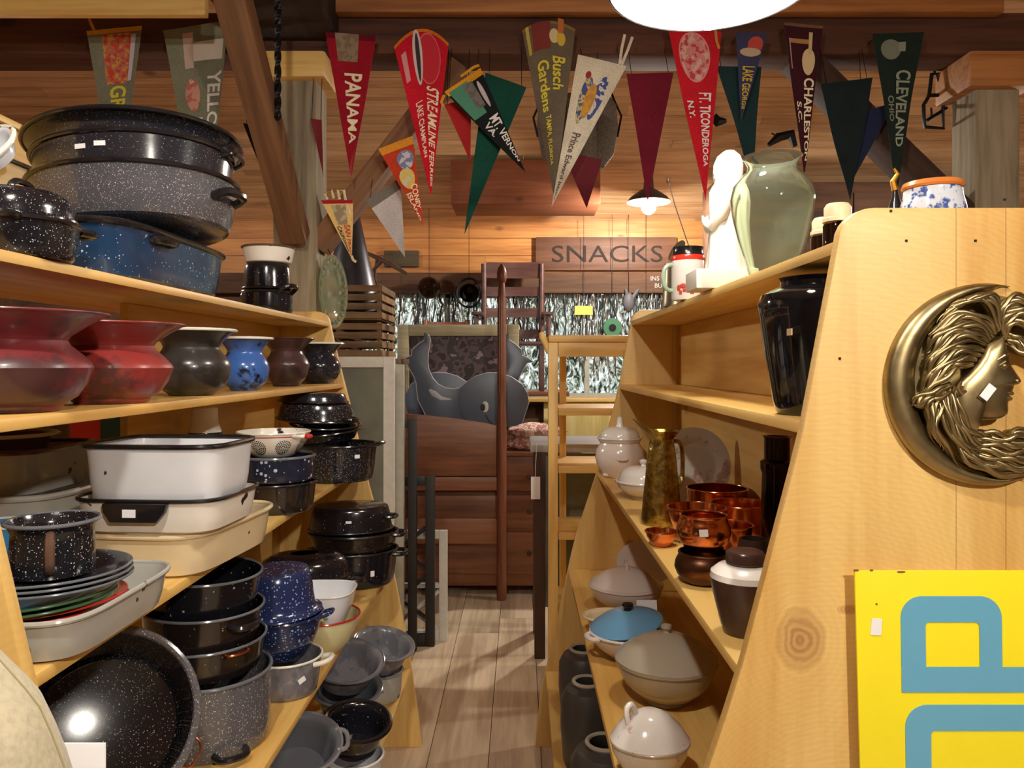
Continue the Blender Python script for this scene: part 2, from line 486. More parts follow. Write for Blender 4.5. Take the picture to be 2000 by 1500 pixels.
def vessel(name, label, cat, pos, A, H, mat, B=None, shape='roaster', p=2.0, rim=None, rim_r=.004, flip=False, rot=(0, 0, 0), t=.0025,
           handles=(), hmat=None, stickers=(), lid=None, foot=None, group=None, band=None, n=48):
    B = B or A
    if flip: pos = (pos[0], pos[1], pos[2] + rim_r * .65)
    th = thing(name, label, cat, pos, rot, group)
    g = (lambda z: H - z) if flip else (lambda z: z)
    body_mb(A, B, H, shape, t, p, n, flip).build('body', mat, th)
    s_top = prof_at(shape, 1)
    if rim is not None:
        MB().tube(ring(A * s_top, B * s_top, g(H - rim_r * .4), n, p), rim_r, 8, closed=True).build('rim', rim, th)
    if band:                                            # painted line a little below the rim
        zf, hw, bm_ = band
        MB().loft([ring(A * prof_at(shape, zf + k) + .0008, B * prof_at(shape, zf + k) + .0008, g((zf + k) * H), n, p) for k in (-hw, hw)], False, False).build('painted_band', bm_, th)
    for h in handles:
        a = R(h.get('ang', 0)); f = h.get('z', .85); s = prof_at(shape, f)
        c, d = math.cos(a), math.sin(a)
        if p != 2.0:
            c = math.copysign(abs(c) ** (2 / p), c); d = math.copysign(abs(d) ** (2 / p), d)
        mb = MB(); o_ = Vector((math.cos(a), math.sin(a), 0)); tn = Vector((-o_.y, o_.x, 0))
        if h.get('vert'): tn = Vector((0, 0, 1))
        loop_handle(mb, (A * s * c, B * s * d, g(f * H)), tn, o_, h.get('w', .07), h.get('d', .03), h.get('r', .005), h.get('up', .0))
        mb.build('handle', h.get('mat', hmat or rim or mat), th)
    for a, f, w, hh, roll in stickers:
        a = R(a); s = prof_at(shape, f)
        M4 = Matrix.Translation((A * s * math.cos(a) * 1.0, B * s * math.sin(a), g(f * H))) @ Matrix.Rotation(a, 4, 'Z') @ Matrix.Rotation(R(roll), 4, 'X')
        MB().box((0.0012, 0, 0), (.0016, w, hh), M4).build('price_sticker', M['paper'], th)
    if lid:
        la = lid.get('A', A * 1.0); lb = lid.get('B', B * la / A); lh = lid['H']; z0 = lid.get('z', H + .001)
        lo = body_mb(la, lb, lh, lid.get('shape', 'dome'), .003, p, n).build('lid', lid.get('mat', mat), th, loc=(lid.get('dx', 0), lid.get('dy', 0), z0))
        lo.rotation_euler = lid.get('rot', (0, 0, 0))
        k = lid.get('knob')
        if k == 'ball':
            MB().lathe([(.009, 0), (.007, .006), (.013, .014), (.012, .02), (.0, .024)], 20).build('knob', lid.get('kmat', lid.get('mat', mat)), lo, loc=(0, 0, lh - .002))
        elif k == 'spire':
            MB().lathe([(.016, 0), (.012, .008), (.0095, .03), (.0085, .036), (.0, .042)], 24).build('knob', lid.get('kmat', lid.get('mat', mat)), lo, loc=(0, 0, lh - .003))
        elif k == 'loop':
            mb = MB(); loop_handle(mb, (0, 0, lh - .004), (0, 1, 0), (0, 0, 1), .06, .022, .005); mb.build('lid_handle', lid.get('kmat', lid.get('mat', mat)), lo)
        elif k == 'flat':
            MB().lathe([(.034, 0), (.036, .004), (.036, .018), (.03, .024), (.0, .026)], 28).build('knob', lid.get('kmat', mat), lo, loc=(0, 0, lh - .002))
    return th


# ---------------------------------------------------------------- room shell
XW0, XW1, YW0, YW1, ZC = -4.2, 4.2, -2.6, 6.62, 3.42
mb = MB(); y = YW0
x = XW0
while x < XW1:                                          # floorboards
    w = rnd.choice([.17, .2, .23]); y0 = YW0
    while y0 < YW1:
        L_ = rnd.uniform(1.6, 3.2)
        mb.span((x + .0015, y0 + .0015, -.03), (min(x + w, XW1) - .0015, min(y0 + L_, YW1) - .0015, 0))
        y0 += L_
    x += w
struct(mb.build('floor', M['floor'], smooth=False))
struct(MB().span((XW0, YW0, -.08), (XW1, YW1, -.031)).build('trim_1', M['darkwall'], smooth=False))['label'] = 'dark subfloor under the boards'


def planks(name, mat, a, b, n_dir, length_splits, w, th):
    """tongue-and-groove strips running along X, from point a to b in the YZ plane"""
    a, b = Vector(a), Vector(b); L_ = (b - a).length; d = (b - a) / L_; nn = Vector((0, -d.z, d.y)) * n_dir
    mb = MB(); s = 0
    while s < L_:
        s2 = min(s + w, L_)
        xs = [XW0] + sorted(rnd.uniform(XW0, XW1) for _ in range(length_splits)) + [XW1]
        for x0, x1 in zip(xs, xs[1:]):
            p = [a + d * (s + .002), a + d * (s2 - .002)]
            vs = []
            for x in (x0 + .001, x1 - .001):
                for q in (p[0], p[1], p[1] + nn * th, p[0] + nn * th): vs.append((x, q.y, q.z))
            mb.add(vs, [(0, 1, 2, 3), (4, 7, 6, 5), (0, 4, 5, 1), (1, 5, 6, 2), (2, 6, 7, 3), (3, 7, 4, 0)])
        s = s2
    return struct(mb.build(name, mat, smooth=False))


planks('ceiling', M['plank_x'], (0, YW0, ZC), (0, 4.3, ZC), 1, 3, .095, .03)
planks('trim_2', M['plank_x'], (0, 4.3, ZC), (0, 6.55, 2.70), 1, 3, .095, .03)
planks('wall_back_upper', M['header_x'], (0, 6.56, 2.72), (0, 6.56, 2.27), -1, 1, .15, .06)
struct(MB().span((XW0, 6.42, 2.10), (XW1, 6.62, 2.268)).build('trim_3', M['darkwall'], smooth=False))['label'] = 'dark plank above the window with faint white lettering'
# wall below and beside the window band
WX0, WX1, WZ0, WZ1 = -1.35, 1.9, 1.235, 2.10
mb = MB()
mb.span((XW0, 6.56, 0), (XW1, 6.62, WZ0)); mb.span((XW0, 6.56, WZ0), (WX0, 6.62, WZ1)); mb.span((WX1, 6.56, WZ0), (XW1, 6.62, WZ1))
struct(mb.build('wall_back', M['darkwall'], smooth=False))
for nm, a, b in (('wall_left', (XW0 - .05, YW0, 0), (XW0, YW1, ZC)), ('wall_right', (XW1, YW0, 0), (XW1 + .05, YW1, ZC)), ('wall_front', (XW0, YW0 - .05, 0), (XW1, YW0, ZC))):
    struct(MB().span(a, b).build(nm, M['darkwall'], smooth=False))

# the band of windows: daylight on trees and a cluttered yard behind old panes
mw, N, L, P = new_mat('daylight_behind_panes')
tc = N.new('ShaderNodeTexCoord')
n1 = N.new('ShaderNodeTexNoise'); n1.inputs['Scale'].default_value = 9; n1.inputs['Detail'].default_value = 9; n1.inputs['Roughness'].default_value = .75; n1.inputs['Distortion'].default_value = 2
mpw = N.new('ShaderNodeMapping'); mpw.inputs['Scale'].default_value = (1.6, 1, .8)
L.new(tc.outputs['Object'], mpw.inputs[0]); L.new(mpw.outputs[0], n1.inputs['Vector'])
rp = ramp(N, [(.38, (.002, .003, .003, 1)), (.46, (.06, .08, .07, 1)), (.51, (.40, .38, .26, 1)), (.55, (.60, .68, .72, 1)), (.60, (1, 1, 1, 1))])
L.new(n1.outputs['Fac'], rp.inputs[0])
P.inputs['Base Color'].default_value = (0, 0, 0, 1); P.inputs['Roughness'].default_value = 1
L.new(rp.outputs[0], P.inputs['Emission Color']); P.inputs['Emission Strength'].default_value = WINDOW_LIGHT
struct(MB().span((WX0 - .3, 6.95, WZ0 - .3), (WX1 + .3, 6.97, WZ1 + .3)).build('sky_backdrop', mw, smooth=False))
M['clear'] = glassy('window_glass', (235, 242, 240), .01, 1.05)
wn = struct(bpy.data.objects.new('window_1', None)); C.objects.link(wn)
mb = MB()
mb.span((WX0, 6.54, WZ0 - .03), (WX1, 6.62, WZ0 + .02)).span((WX0, 6.56, WZ1 - .03), (WX1, 6.62, WZ1))
for xx in (WX0, -.62, -.02, .57, 1.17, WX1): mb.span((xx - .022, 6.56, WZ0), (xx + .022, 6.62, WZ1))
mb.build('window_frame', M['greywhite_paint'], wn, smooth=False)
MB().span((WX0, 6.59, WZ0), (WX1, 6.594, WZ1)).build('window_pane', M['clear'], wn, smooth=False)
MB().span((WX0 - .05, 6.46, WZ0 - .05), (WX1 + .05, 6.56, WZ0 - .02)).build('window_sill', M['pine_x'], wn, bevel=.004)

# ---------------------------------------------------------------- timber frame
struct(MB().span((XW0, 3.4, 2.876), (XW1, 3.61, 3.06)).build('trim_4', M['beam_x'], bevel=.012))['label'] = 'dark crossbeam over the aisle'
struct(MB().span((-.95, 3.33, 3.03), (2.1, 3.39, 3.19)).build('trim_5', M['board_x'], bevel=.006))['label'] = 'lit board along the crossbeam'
struct(MB().span((-3.2, 3.0, 2.866), (-1.23, 3.035, 3.0)).build('trim_6', M['pine_x'], bevel=.006))['label'] = 'pale pine header at upper left'
struct(MB().span((-1.22, 2.35, 2.93), (-.80, 3.39, 3.3)).build('trim_7', M['beam_y'], bevel=.01))['label'] = 'black lengthwise beam'


def post(x0, x1, y0, y1, z1, capz, mat, label, capmat, nm):
    p = struct(bpy.data.objects.new(nm, None)); C.objects.link(p); p['label'] = label
    MB().span((x0, y0, 0), (x1, y1, z1)).build('shaft', mat, p, bevel=.012)
    mb = MB(); e = .05
    mb.span((x0 - e, y0 - e, capz), (x1 + e, y1 + e, z1 + .002))
    mb.build('capital', capmat, p, bevel=.012)
    return p


post(-1.10, -.905, 3.41, 3.6, 2.874, 2.76, M['grey_post'], 'grey weathered post left of the aisle', M['pine_x'], 'trim_13')
post(2.02, 2.22, 3.41, 3.6, 2.874, 2.72, M['grey_post'], 'grey weathered post on the right', M['board_x'], 'trim_14')


def strut(a, b, w, d, mat, name, label):
    a, b = Vector(a), Vector(b); L_ = (b - a).length
    q = (b - a).to_track_quat('Z', 'Y').to_matrix().to_4x4()
    o = MB().box((0, 0, L_ / 2), (w, d, L_)).build(name, mat, bevel=.006)
    o.matrix_world = Matrix.Translation(a) @ q
    o['label'] = label
    return struct(o)


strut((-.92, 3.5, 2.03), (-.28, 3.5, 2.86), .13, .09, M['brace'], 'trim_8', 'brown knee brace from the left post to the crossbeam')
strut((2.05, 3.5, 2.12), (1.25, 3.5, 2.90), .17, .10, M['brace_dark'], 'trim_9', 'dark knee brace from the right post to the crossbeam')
strut(at(578, 465, 3.36), at(448, -30, 2.6), .11, .09, M['brace'], 'trim_10', 'brown slanting brace in front of the grey post')

# ---------------------------------------------------------------- gondola shelving
FL = [(0, -.385), (.096, -.396), (.371, -.436), (.684, -.495), (1.005, -.588), (1.314, -.66), (1.555, -.722), (1.66, -.745), (1.75, -.765)]
FR = [(0, .06), (.2, .077), (.486, .143), (.615, .17), (.756, .2), (.85, .225), (1.075, .30), (1.4, .385), (1.64, .43), (1.75, .45)]


def front(tab, z):
    for (a, x0), (b, x1) in zip(tab, tab[1:]):
        if z <= b: return x0 + (x1 - x0) * (z - a) / (b - a)
    return tab[-1][1]


SZ = [1.667, 1.428, 1.108, .71, .312]                   # tops of the shelves
SR = [1.672, 1.422, 1.082, .70, .30]
TH = .019


def gondola(tab, xc, sz, y0, y1, ztop, label, back_from):
    g = thing('display_shelf', label, 'shelf', (0, 0, 0))
    sgn = 1 if tab[0][1] > xc else -1
    n = 26; edge = []
    for i in range(n + 1):
        z = i / n * (ztop - .045)
        edge.append((front(tab, z), z))
    xe = edge[-1][0]
    for k in range(1, 7):                               # rounded shoulder
        a = PI / 2 * k / 6
        edge.append((xe - sgn * .05 * (1 - math.cos(a)), ztop - .045 + .045 * math.sin(a)))
    outline = edge + [(2 * xc - x, z) for x, z in reversed(edge)]
    for nm, y in (('near_side_panel', y0), ('far_side_panel', y1 - .022)):
        mb = MB(); mb.prism(outline, .022)
        mb.build('side_panel', M['pine_left' if sgn > 0 else 'pine_right'], g, bevel=.004, loc=(0, y, 0))
    for z in sz:
        f = front(tab, z - .01) - sgn * .002
        MB().span((f, y0 + .022, z - TH), (2 * xc - f, y1 - .022, z)).build('shelf_board', M['pine_y'], g, bevel=.005)
    tops = [ztop - .03] + []
    zs = sorted(sz)
    for a, b in zip(zs, zs[1:]):
        yb = back_from if a > .3 else y0 + .022
        MB().span((xc - .009, yb, a + .0005), (xc + .009, y1 - .0225, b - TH - .0005)).build('back_board', M['pine_y'], g, bevel=.002)
    MB().span((xc - .009, y0 + .03, .02), (xc + .009, y1 - .03, zs[0] - TH - .001)).build('kick_board', M['pine_y'], g)
    return g


gl = gondola(FL, -.95, SZ, .95, 3.03, 1.708, 'pine display shelf on the left, loaded with dark enamel pans', 1.84)
gr = gondola(FR, .63, SR, 1.05, 3.03, 1.715, 'pine display shelf on the right, with crescent plaque on its end', 1.08)
# nail heads and the drilled plug in the near right panel
mb = MB()
for px, py in ((1740, 412), (1962, 390), (1770, 470), (1640, 700), (1905, 470)):
    mb.box(at(px, py, 1.0495), (.003, .002, .003))
mb.build('nail_head', M['iron'], gr)

# ---------------------------------------------------------------- pendant lamps
def barn_lamp(loc, r, label, strength, ceiling, hang=True, bulb_r=.045):
    t = thing('pendant_lamp', label, 'lamp', loc, 0, 'enamel pendant lamps')
    MB().lathe([(r, 0), (r * 1.005, .004), (r * .86, .035), (r * .5, .075), (r * .24, .10), (.035, .14), (.03, .2), (.0, .205)], 56, cap=False).build('lamp_shade', M['shade_green'], t)
    MB().lathe([(r * .985, .001), (r * .84, .030), (r * .48, .068), (r * .2, .09), (.0, .092)], 56, cap=False).build('shade_lining', M['shade_white'], t)
    m = glow('bulb_glow', (255, 246, 232), strength)
    MB().ball((0, 0, 0), bulb_r, 24, 14).build('bulb', m, t, loc=(0, 0, -.035))
    MB().tube([(0, 0, .2), (0, 0, ceiling - loc[2])], .004, 8).build('cord', M['iron'], t)
    return t


barn_lamp((.372, 1.5, 2.237), .2, 'large white glowing lamp shade at the top of the picture', LAMP_AISLE, ZC)
barn_lamp((.92, 5.5, 2.66), .155, 'small lamp with a bare bright bulb before the far wall', LAMP_BACK, 3.0, False, .05)
barn_lamp((.75, -.75, 2.35), .2, 'lamp over the aisle behind the viewer', LAMP_FRONT, ZC)
barn_lamp((-.35, .2, 2.75), .2, 'lamp high above the viewer at the left', LAMP_SIDE, ZC)
barn_lamp((3.1, 4.0, 2.62), .2, 'added lamp out of view at the right, brightening the far end', LAMP_FILL, ZC)  # unseen lamp added to brighten the background
barn_lamp((-2.9, 3.75, 2.55), .2, 'added lamp out of view at the left, brightening the far end', LAMP_FILL, ZC)  # its added, unseen counterpart on the left, same purpose
# ---------------------------------------------------------------- enamelware materials
E = {}
E['black'] = enamel('black_enamel', (24, 24, 30), (170, 175, 185), .07, 240)
E['blackspeck'] = enamel('black_speckled_enamel', (26, 26, 31), (190, 193, 200), .34, 430)
E['greyspeck'] = enamel('grey_speckled_enamel', (92, 90, 94), (214, 214, 220), .45, 430)
E['stackshine'] = enamel('shine_greyed_speckled_enamel', (84, 82, 87), (225, 225, 230), .40, 520, rough=.2)  # base lifted to grey in place of reflected surroundings
E['stackdark'] = enamel('soft_black_speckled_enamel', (40, 39, 45), (170, 170, 180), .16, 520, rough=.17)
E['bluespeck'] = enamel('blue_speckled_enamel', (30, 58, 92), (190, 205, 222), .14, 230)
E['deepblue'] = enamel('deep_blue_enamel', (34, 44, 84), (150, 185, 225), .5, 190)
E['navyspeck'] = enamel('navy_speckled_enamel', (28, 34, 52), (178, 188, 208), .45, 85)
E['blackbrown'] = enamel('brown_black_enamel', (34, 27, 25), (150, 140, 135), .06, 240)
E['maroon'] = enamel('maroon_enamel', (116, 40, 44), None, blotch=((70, 36, 40), .5, 8), rough=.42)
E['red'] = enamel('dull_red_enamel', (140, 48, 44), None, blotch=((84, 42, 42), .55, 7), rough=.4)
E['char'] = enamel('charcoal_enamel', (58, 54, 52), None, blotch=((36, 34, 34), .5, 9), rough=.28)
E['blue'] = enamel('worn_blue_enamel', (62, 104, 178), None, blotch=((24, 26, 34), .55, 18), rough=.22)
E['plum'] = enamel('brown_plum_enamel', (76, 52, 52), None, blotch=((52, 38, 38), .5, 9), rough=.3)
E['navy'] = enamel('blue_black_enamel', (32, 34, 44), (150, 156, 170), .1, 240)
E['white'] = enamel('white_enamel', (228, 230, 236), None, chips=.74)
E['whitechip'] = enamel('chipped_white_enamel', (238, 232, 222), None, chips=.66)
E['cream'] = enamel('cream_enamel', (232, 212, 172), None, chips=.69)
E['ivory'] = enamel('pale_yellow_enamel', (226, 220, 172), None)
E['grey'] = enamel('grey_enamel', (134, 134, 140), None, blotch=((110, 110, 118), .5, 14))
E['paleg'] = enamel('pale_grey_enamel', (178, 176, 168), None, chips=.68)
E['slate'] = enamel('slate_grey_enamel', (104, 108, 116), None)
E['skyblue'] = enamel('sky_blue_enamel', (70, 140, 190), None, blotch=((120, 180, 215), .55, 10))
E['rimblack'] = enamel('black_rim_enamel', (26, 25, 28), None, rough=.2)
E['rimwhite'] = enamel('white_rim_enamel', (244, 240, 228), None, chips=.68)
E['rimbrown'] = enamel('brown_rim_enamel', (96, 72, 62), None)
E['rimred'] = enamel('red_rim_enamel', (190, 44, 44), None)
E['rimmaroon'] = enamel('maroon_rim_enamel', (80, 30, 36), None)
E['redplate'] = enamel('bright_red_enamel', (220, 62, 40), None, chips=.72)
E['greenplate'] = enamel('green_enamel', (84, 128, 82), None)
M['copperwire'] = plain('copper_wire', (196, 110, 80), .3, 1)
EP = 'enamel cooking pans on the left shelf'

z1, z2, z3, z4, z5 = [z + .001 for z in SZ]


def px_at_x(px, X):
    return FOC * X / (px - CX)


# ---- top shelf
vessel('roasting_pan', 'large blue speckled rectangular roaster on the top shelf under the black oval pans', 'roasting pan', (-.885, 1.72, z1), .142, .108, E['bluespeck'], B=.285, shape='rect', p=5,
       rim=E['rimblack'], rim_r=.007, handles=[dict(ang=90, z=.78, w=.12, d=.03, r=.008), dict(ang=-90, z=.78, w=.12, d=.03, r=.008), dict(ang=-8, z=.8, w=.07, d=.026, r=.009)], n=64)
ov = [(1.796, .105, .241, .214, 'stackshine', 0, -3.5, 'roaster', 'lowest oval roaster of the black stack, speckled side greyed by painted reflection'),
      (1.817, .145, .233, .204, 'stackdark', 0, -4.5, 'roaster', 'middle oval roaster of the black stack, with two white stickers'),
      (1.856, .140, .243, .222, 'stackdark', -1, -6, 'flange', 'topmost oval roaster of the black stack, widest rim')]
for i, (z, h, a, b, mt, tx, ty, shp, lb) in enumerate(ov):
    vessel('oval_roaster', lb, 'roasting pan', (-.872, 1.752, z), a, h, E[mt], B=b, shape=shp, rim=E['rimblack'], rim_r=.0055, rot=(R(tx), R(ty), R(-42)),
           handles=[dict(ang=34, z=.55, w=.09, d=.035, r=.010, up=.012)] if i == 0 else [dict(ang=44, z=.9, w=.09, d=.028, r=.005, up=.012), dict(ang=224, z=.9, w=.08, d=.02, r=.005)] if i == 1 else (), hmat=E['rimblack'],
           stickers=[(-54, .78, .022, .010, 0), (-43, .80, .022, .010, 0)] if i == 1 else (), group='nested black oval roasters on the top shelf', n=64)
# covered dark roasters at the near end
vessel('covered_roaster', 'low black speckled covered roaster at the left edge of the top shelf', 'roasting pan', (-.80, 1.235, z1), .078, .060, E['blackspeck'], B=.092, shape='roaster', rim=E['rimblack'],
       lid=dict(H=.05, mat=E['blackspeck'], shape='oval_dome', knob='loop', kmat=E['rimblack']), handles=[dict(ang=68, z=.95, w=.05, d=.04, r=.007), dict(ang=-75, z=.95, w=.05, d=.03, r=.006)], hmat=E['rimblack'])
vessel('covered_roaster', 'glossy black covered pot cut off by the left edge, lid handle up', 'roasting pan', (-.84, 1.047, z1), .072, .062, E['black'], B=.066, shape='roaster', rim=E['rimblack'],
       lid=dict(H=.045, mat=E['black'], shape='oval_dome', knob='loop', kmat=E['rimblack']))
# black pot pair with the white pan on top
vessel('stew_pot', 'small glossy black pot with a side handle at the far end of the top shelf', 'pot', (-.822, 2.5, z1), .079, .068, E['black'], shape='pot', rim=E['rimblack'], rim_r=.005,
       handles=[dict(ang=-28, z=.9, w=.06, d=.034, r=.007, up=.022), dict(ang=150, z=.9, w=.05, d=.03, r=.006)], hmat=E['rimblack'])
vessel('stew_pot', 'black pot stacked upside down on the small glossy black pot', 'pot', (-.822, 2.5, z1 + .0735), .077, .082, E['black'], shape='roaster', rim=E['rimblack'], rim_r=.004, flip=True)
vessel('enamel_pan', 'white enamel pan with a worn brown rim on top of the black pots', 'pan', (-.818, 2.5, z1 + .160), .083, .052, E['whitechip'], shape='cup', rim=E['rimbrown'], rim_r=.0035)
# wooden box with letters behind the roasters, white basin leaning before it
t = thing('wooden_box', 'pale wooden box with dark letters behind the black roasters', 'box', (-1.17, 1.62, z1))
MB().span((-.2, -.3, 0), (0, .3, .375)).build('box_body', M['pine_y'], t, bevel=.006)
MB().span((-.21, -.31, .376), (.01, .31, .392)).build('lid', M['pine_y'], t, bevel=.004)
MB().tube([(.006, -.3, .3), (.006, .3, .3)], .004).build('wire', M['steel'], t)
LET = plain('faded_black_ink', (70, 56, 52), .8)
def text_mb(s, size=1.0, depth=.02, spacing=1.0, mb=None, M4=None, fn=None, bold=0.0):
    """letters as a mesh; fn maps (x, y, z) of the flat text (x along, y up, z out) to the final point"""
    cu = bpy.data.curves.new('lettering', 'FONT'); cu.body = s; cu.size = size; cu.extrude = depth / 2
    cu.space_character = spacing; cu.offset = bold; cu.resolution_u = 3
    o = bpy.data.objects.new('lettering', cu); C.objects.link(o)
    dg = bpy.context.evaluated_depsgraph_get(); dg.update()
    me = bpy.data.meshes.new_from_object(o.evaluated_get(dg))
    vs = [v.co.copy() for v in me.vertices]; fs = [tuple(p.vertices) for p in me.polygons]
    bpy.data.objects.remove(o); bpy.data.curves.remove(cu); bpy.data.meshes.remove(me)
    xs = [v.x for v in vs]; ys = [v.y for v in vs]
    bb = (min(xs), max(xs), min(ys), max(ys))
    if fn: vs = [fn(v, bb) for v in vs]
    mb = mb or MB()
    return mb.add(vs, fs, M4)


def text_at(name, s, mat, parent, origin, right, up, h, depth=.002, width=None, bold=0):
    """a line of lettering in the plane of right/up, h tall, starting at origin"""
    right, up = norm(Vector(right)), norm(Vector(up)); out = right.cross(up)

    def fn(v, bb):
        k = h / (bb[3] - bb[2]); kx = k if width is None else width / (bb[1] - bb[0])
        return Vector(origin) + right * ((v.x - bb[0]) * kx) + up * ((v.y - bb[2]) * k) + out * (v.z * 1.0)
    return text_mb(s, 1, depth, fn=fn, bold=bold).build(name, mat, parent, smooth=False)


text_at('lettering', 'A', LET, t, (.0005, .19, .2), (0, 1, 0), (0, 0, 1), .07)
vessel('enamel_basin', 'white round basin edge on the covered pot at the far left', 'basin', (-.842, 1.232, z1 + .156), .054, .03, E['white'], shape='basin', rim=E['rimwhite'], rot=(R(52), R(10), R(-25)))

# ---- second shelf: spittoons
sp = [(20, -.775, .112, .150, 'maroon', None, 'spittoon', 'maroon spittoon cut off by the left edge, nearest in the row'),
      (217, -.765, .107, .147, 'red', None, 'spittoon', 'dull red spittoon, second nearest in the row'),
      (374, -.765, .087, .152, 'char', 'rimwhite', 'spittoon_round', 'charcoal spittoon with chipped white lip between the red and blue ones'),
      (478, -.765, .066, .145, 'blue', 'rimwhite', 'spittoon_round', 'small worn blue spittoon with black patches and white lip'),
      (560, -.775, .074, .158, 'plum', None, 'spittoon', 'dark plum-brown spittoon between the blue one and the last one'),
      (623, -.762, .081, .152, 'navy', 'rimwhite', 'spittoon_round', 'blue-black spittoon with thin white lip at the far end of the row')]
for px, X, r, h, mt, rm, shp, lb in sp:
    vessel('spittoon', lb, 'spittoon', (X, px_at_x(px, X), z2), r, h, E[mt], shape=shp, rim=E[rm] if rm else E[mt], rim_r=.0036 if rm else .002, group='spittoons in a row on the second shelf')

# ---- third shelf, near end: grey tray with plates, mug
vessel('enamel_tray', 'large pale grey enamel tray with chips, holding the red and green plates', 'tray', (-.70, 1.143, z3), .128, .058, E['paleg'], B=.16, shape='rect', p=5, rim=E['paleg'], rim_r=.004, n=64)
zp = z3 + .006
for i in range(3):
    vessel('enamel_plate', ['lowest of the three red plates in the grey tray', 'middle one of the three red plates in the grey tray', 'uppermost red plate just under the green plates'][i], 'plate',
           (-.688 - .003 * i, 1.135, zp + .008 * i + .012), .101, .013, E['redplate'], shape='plate', rim=E['redplate'], rim_r=.002, group='red enamel plates in the grey tray', rot=(0, R(-2.5), 0))
for i in range(2):
    vessel('enamel_plate', ['lower green plate on top of the red plates', 'upper green plate right under the black plates'][i], 'plate',
           (-.695, 1.112, zp + .037 + .008 * i), .10, .012, E['greenplate'], shape='plate', rim=E['greenplate'], rim_r=.002, group='green enamel plates in the grey tray', rot=(0, R(-2.5), 0))
for i in range(3):
    vessel('enamel_plate', ['lowest black plate on the green plates', 'middle black plate of the three below the mug', 'top black plate directly under the dark mug'][i], 'plate',
           (-.677 - .001 * i, 1.108, zp + .063 + .007 * i), .106, .016, E['navy'], shape='plate', rim=E['slate'], rim_r=.002, group='black enamel plates under the mug')
mg = vessel('enamel_mug', 'dark speckled enamel mug with flared rim on the stack of plates', 'mug', (-.675, 1.11, zp + .084), .060, .078, E['blackspeck'], shape='mug', rim=E['slate'], rim_r=.003,
            handles=[dict(ang=-62, z=.52, w=.05, d=.024, r=.0065, vert=True)], hmat=E['rimbrown'])
vessel('enamel_mug', 'sky blue enamel cup beside the dark mug at the left edge', 'mug', (-.90, 1.33, z3 + .032), .052, .085, E['skyblue'], shape='cup', rim=E['rimwhite'], rim_r=.003)
vessel('enamel_pan', 'white pan turned over under the sky blue cup', 'pan', (-.90, 1.33, z3), .06, .028, E['white'], shape='roaster', flip=True)
# stack of greyish rectangular pans further left
vessel('enamel_pan', 'lower pale grey pan of the stack left of the white pans', 'pan', (-1.04, 1.575, z3), .155, .062, E['grey'], B=.16, shape='rect', p=5, rim=E['grey'], flip=True)
vessel('enamel_tray', 'broad grey-white tray under the maroon rimmed pan', 'tray', (-1.035, 1.57, z3 + .068), .165, .078, E['paleg'], B=.17, shape='rect', p=5, rim=E['paleg'], rim_r=.006)
vessel('enamel_pan', 'off-white rectangular pan with a maroon rim', 'pan', (-1.035, 1.55, z3 + .140), .125, .088, E['paleg'], B=.13, shape='rect', p=5, rim=E['rimmaroon'], rim_r=.005)
vessel('enamel_bowl', 'tan enamel bowl resting inside the maroon rimmed pan', 'bowl', (-1.03, 1.53, z3 + .192), .095, .062, E['rimbrown'], shape='basin', rim=E['cream'])
t = thing('metal_pail', 'small dull metal pail with a ring on its lid behind the maroon rimmed pan', 'pail', (-1.19, 1.93, z3))
MB().lathe([(.05, 0), (.052, .01), (.052, .23), (.047, .245), (.03, .255), (.0, .257)], 36).build('body', M['steel'], t)
MB().tube([(.016 * math.cos(a), 0, .272 + .016 * math.sin(a)) for a in [2 * PI * i / 18 for i in range(18)]], .004, 8, closed=True).build('lid_ring', M['steel'], t)
# cream tray, white pan with black grips, white pan with black rim
vessel('enamel_pan', 'cream rectangular pan with chips at the bottom of the white stack', 'pan', (-.705, 1.575, z3), .148, .080, E['cream'], B=.185, shape='rect', p=5, rim=E['cream'], rim_r=.005, rot=(0, 0, R(-6)), n=64)
pf = vessel('enamel_pan', 'white rectangular pan with black rim and black grip, under the tall white pan', 'pan', (-.675, 1.49, z3 + .086), .139, .062, E['whitechip'], B=.12, shape='rect', p=5, rim=E['rimblack'], rim_r=.004, rot=(0, 0, R(-4)), n=64)
gp = [(-.06, .058), (.06, .058), (.055, .042), (.04, .024), (-.045, .024), (-.058, .042)]
MB().prism(gp, .012, T(0, -.131, 0)).build('grip', E['rimblack'], pf, bevel=.003)
MB().box((-.008, -.1325, .041), (.024, .0016, .014)).build('price_sticker', M['paper'], pf)
vessel('enamel_pan', 'tall white rectangular pan with black rim, topmost of the white stack', 'pan', (-.667, 1.475, z3 + .139), .132, .106, E['white'], B=.103, shape='rect', p=5, rim=E['rimblack'], rim_r=.005, rot=(0, 0, R(-4)), n=64)
t = thing('coffee_boiler', 'dark coffee boiler with pale top behind the tall white pan', 'pot', (-.845, 2.06, z3))
MB().lathe([(.075, 0), (.076, .01), (.06, .13), (.042, .21)], 32).build('body', E['black'], t)
MB().lathe([(.042, .2105), (.034, .24), (.033, .275), (.02, .283), (.0, .284)], 32).build('lid', E['whitechip'], t)
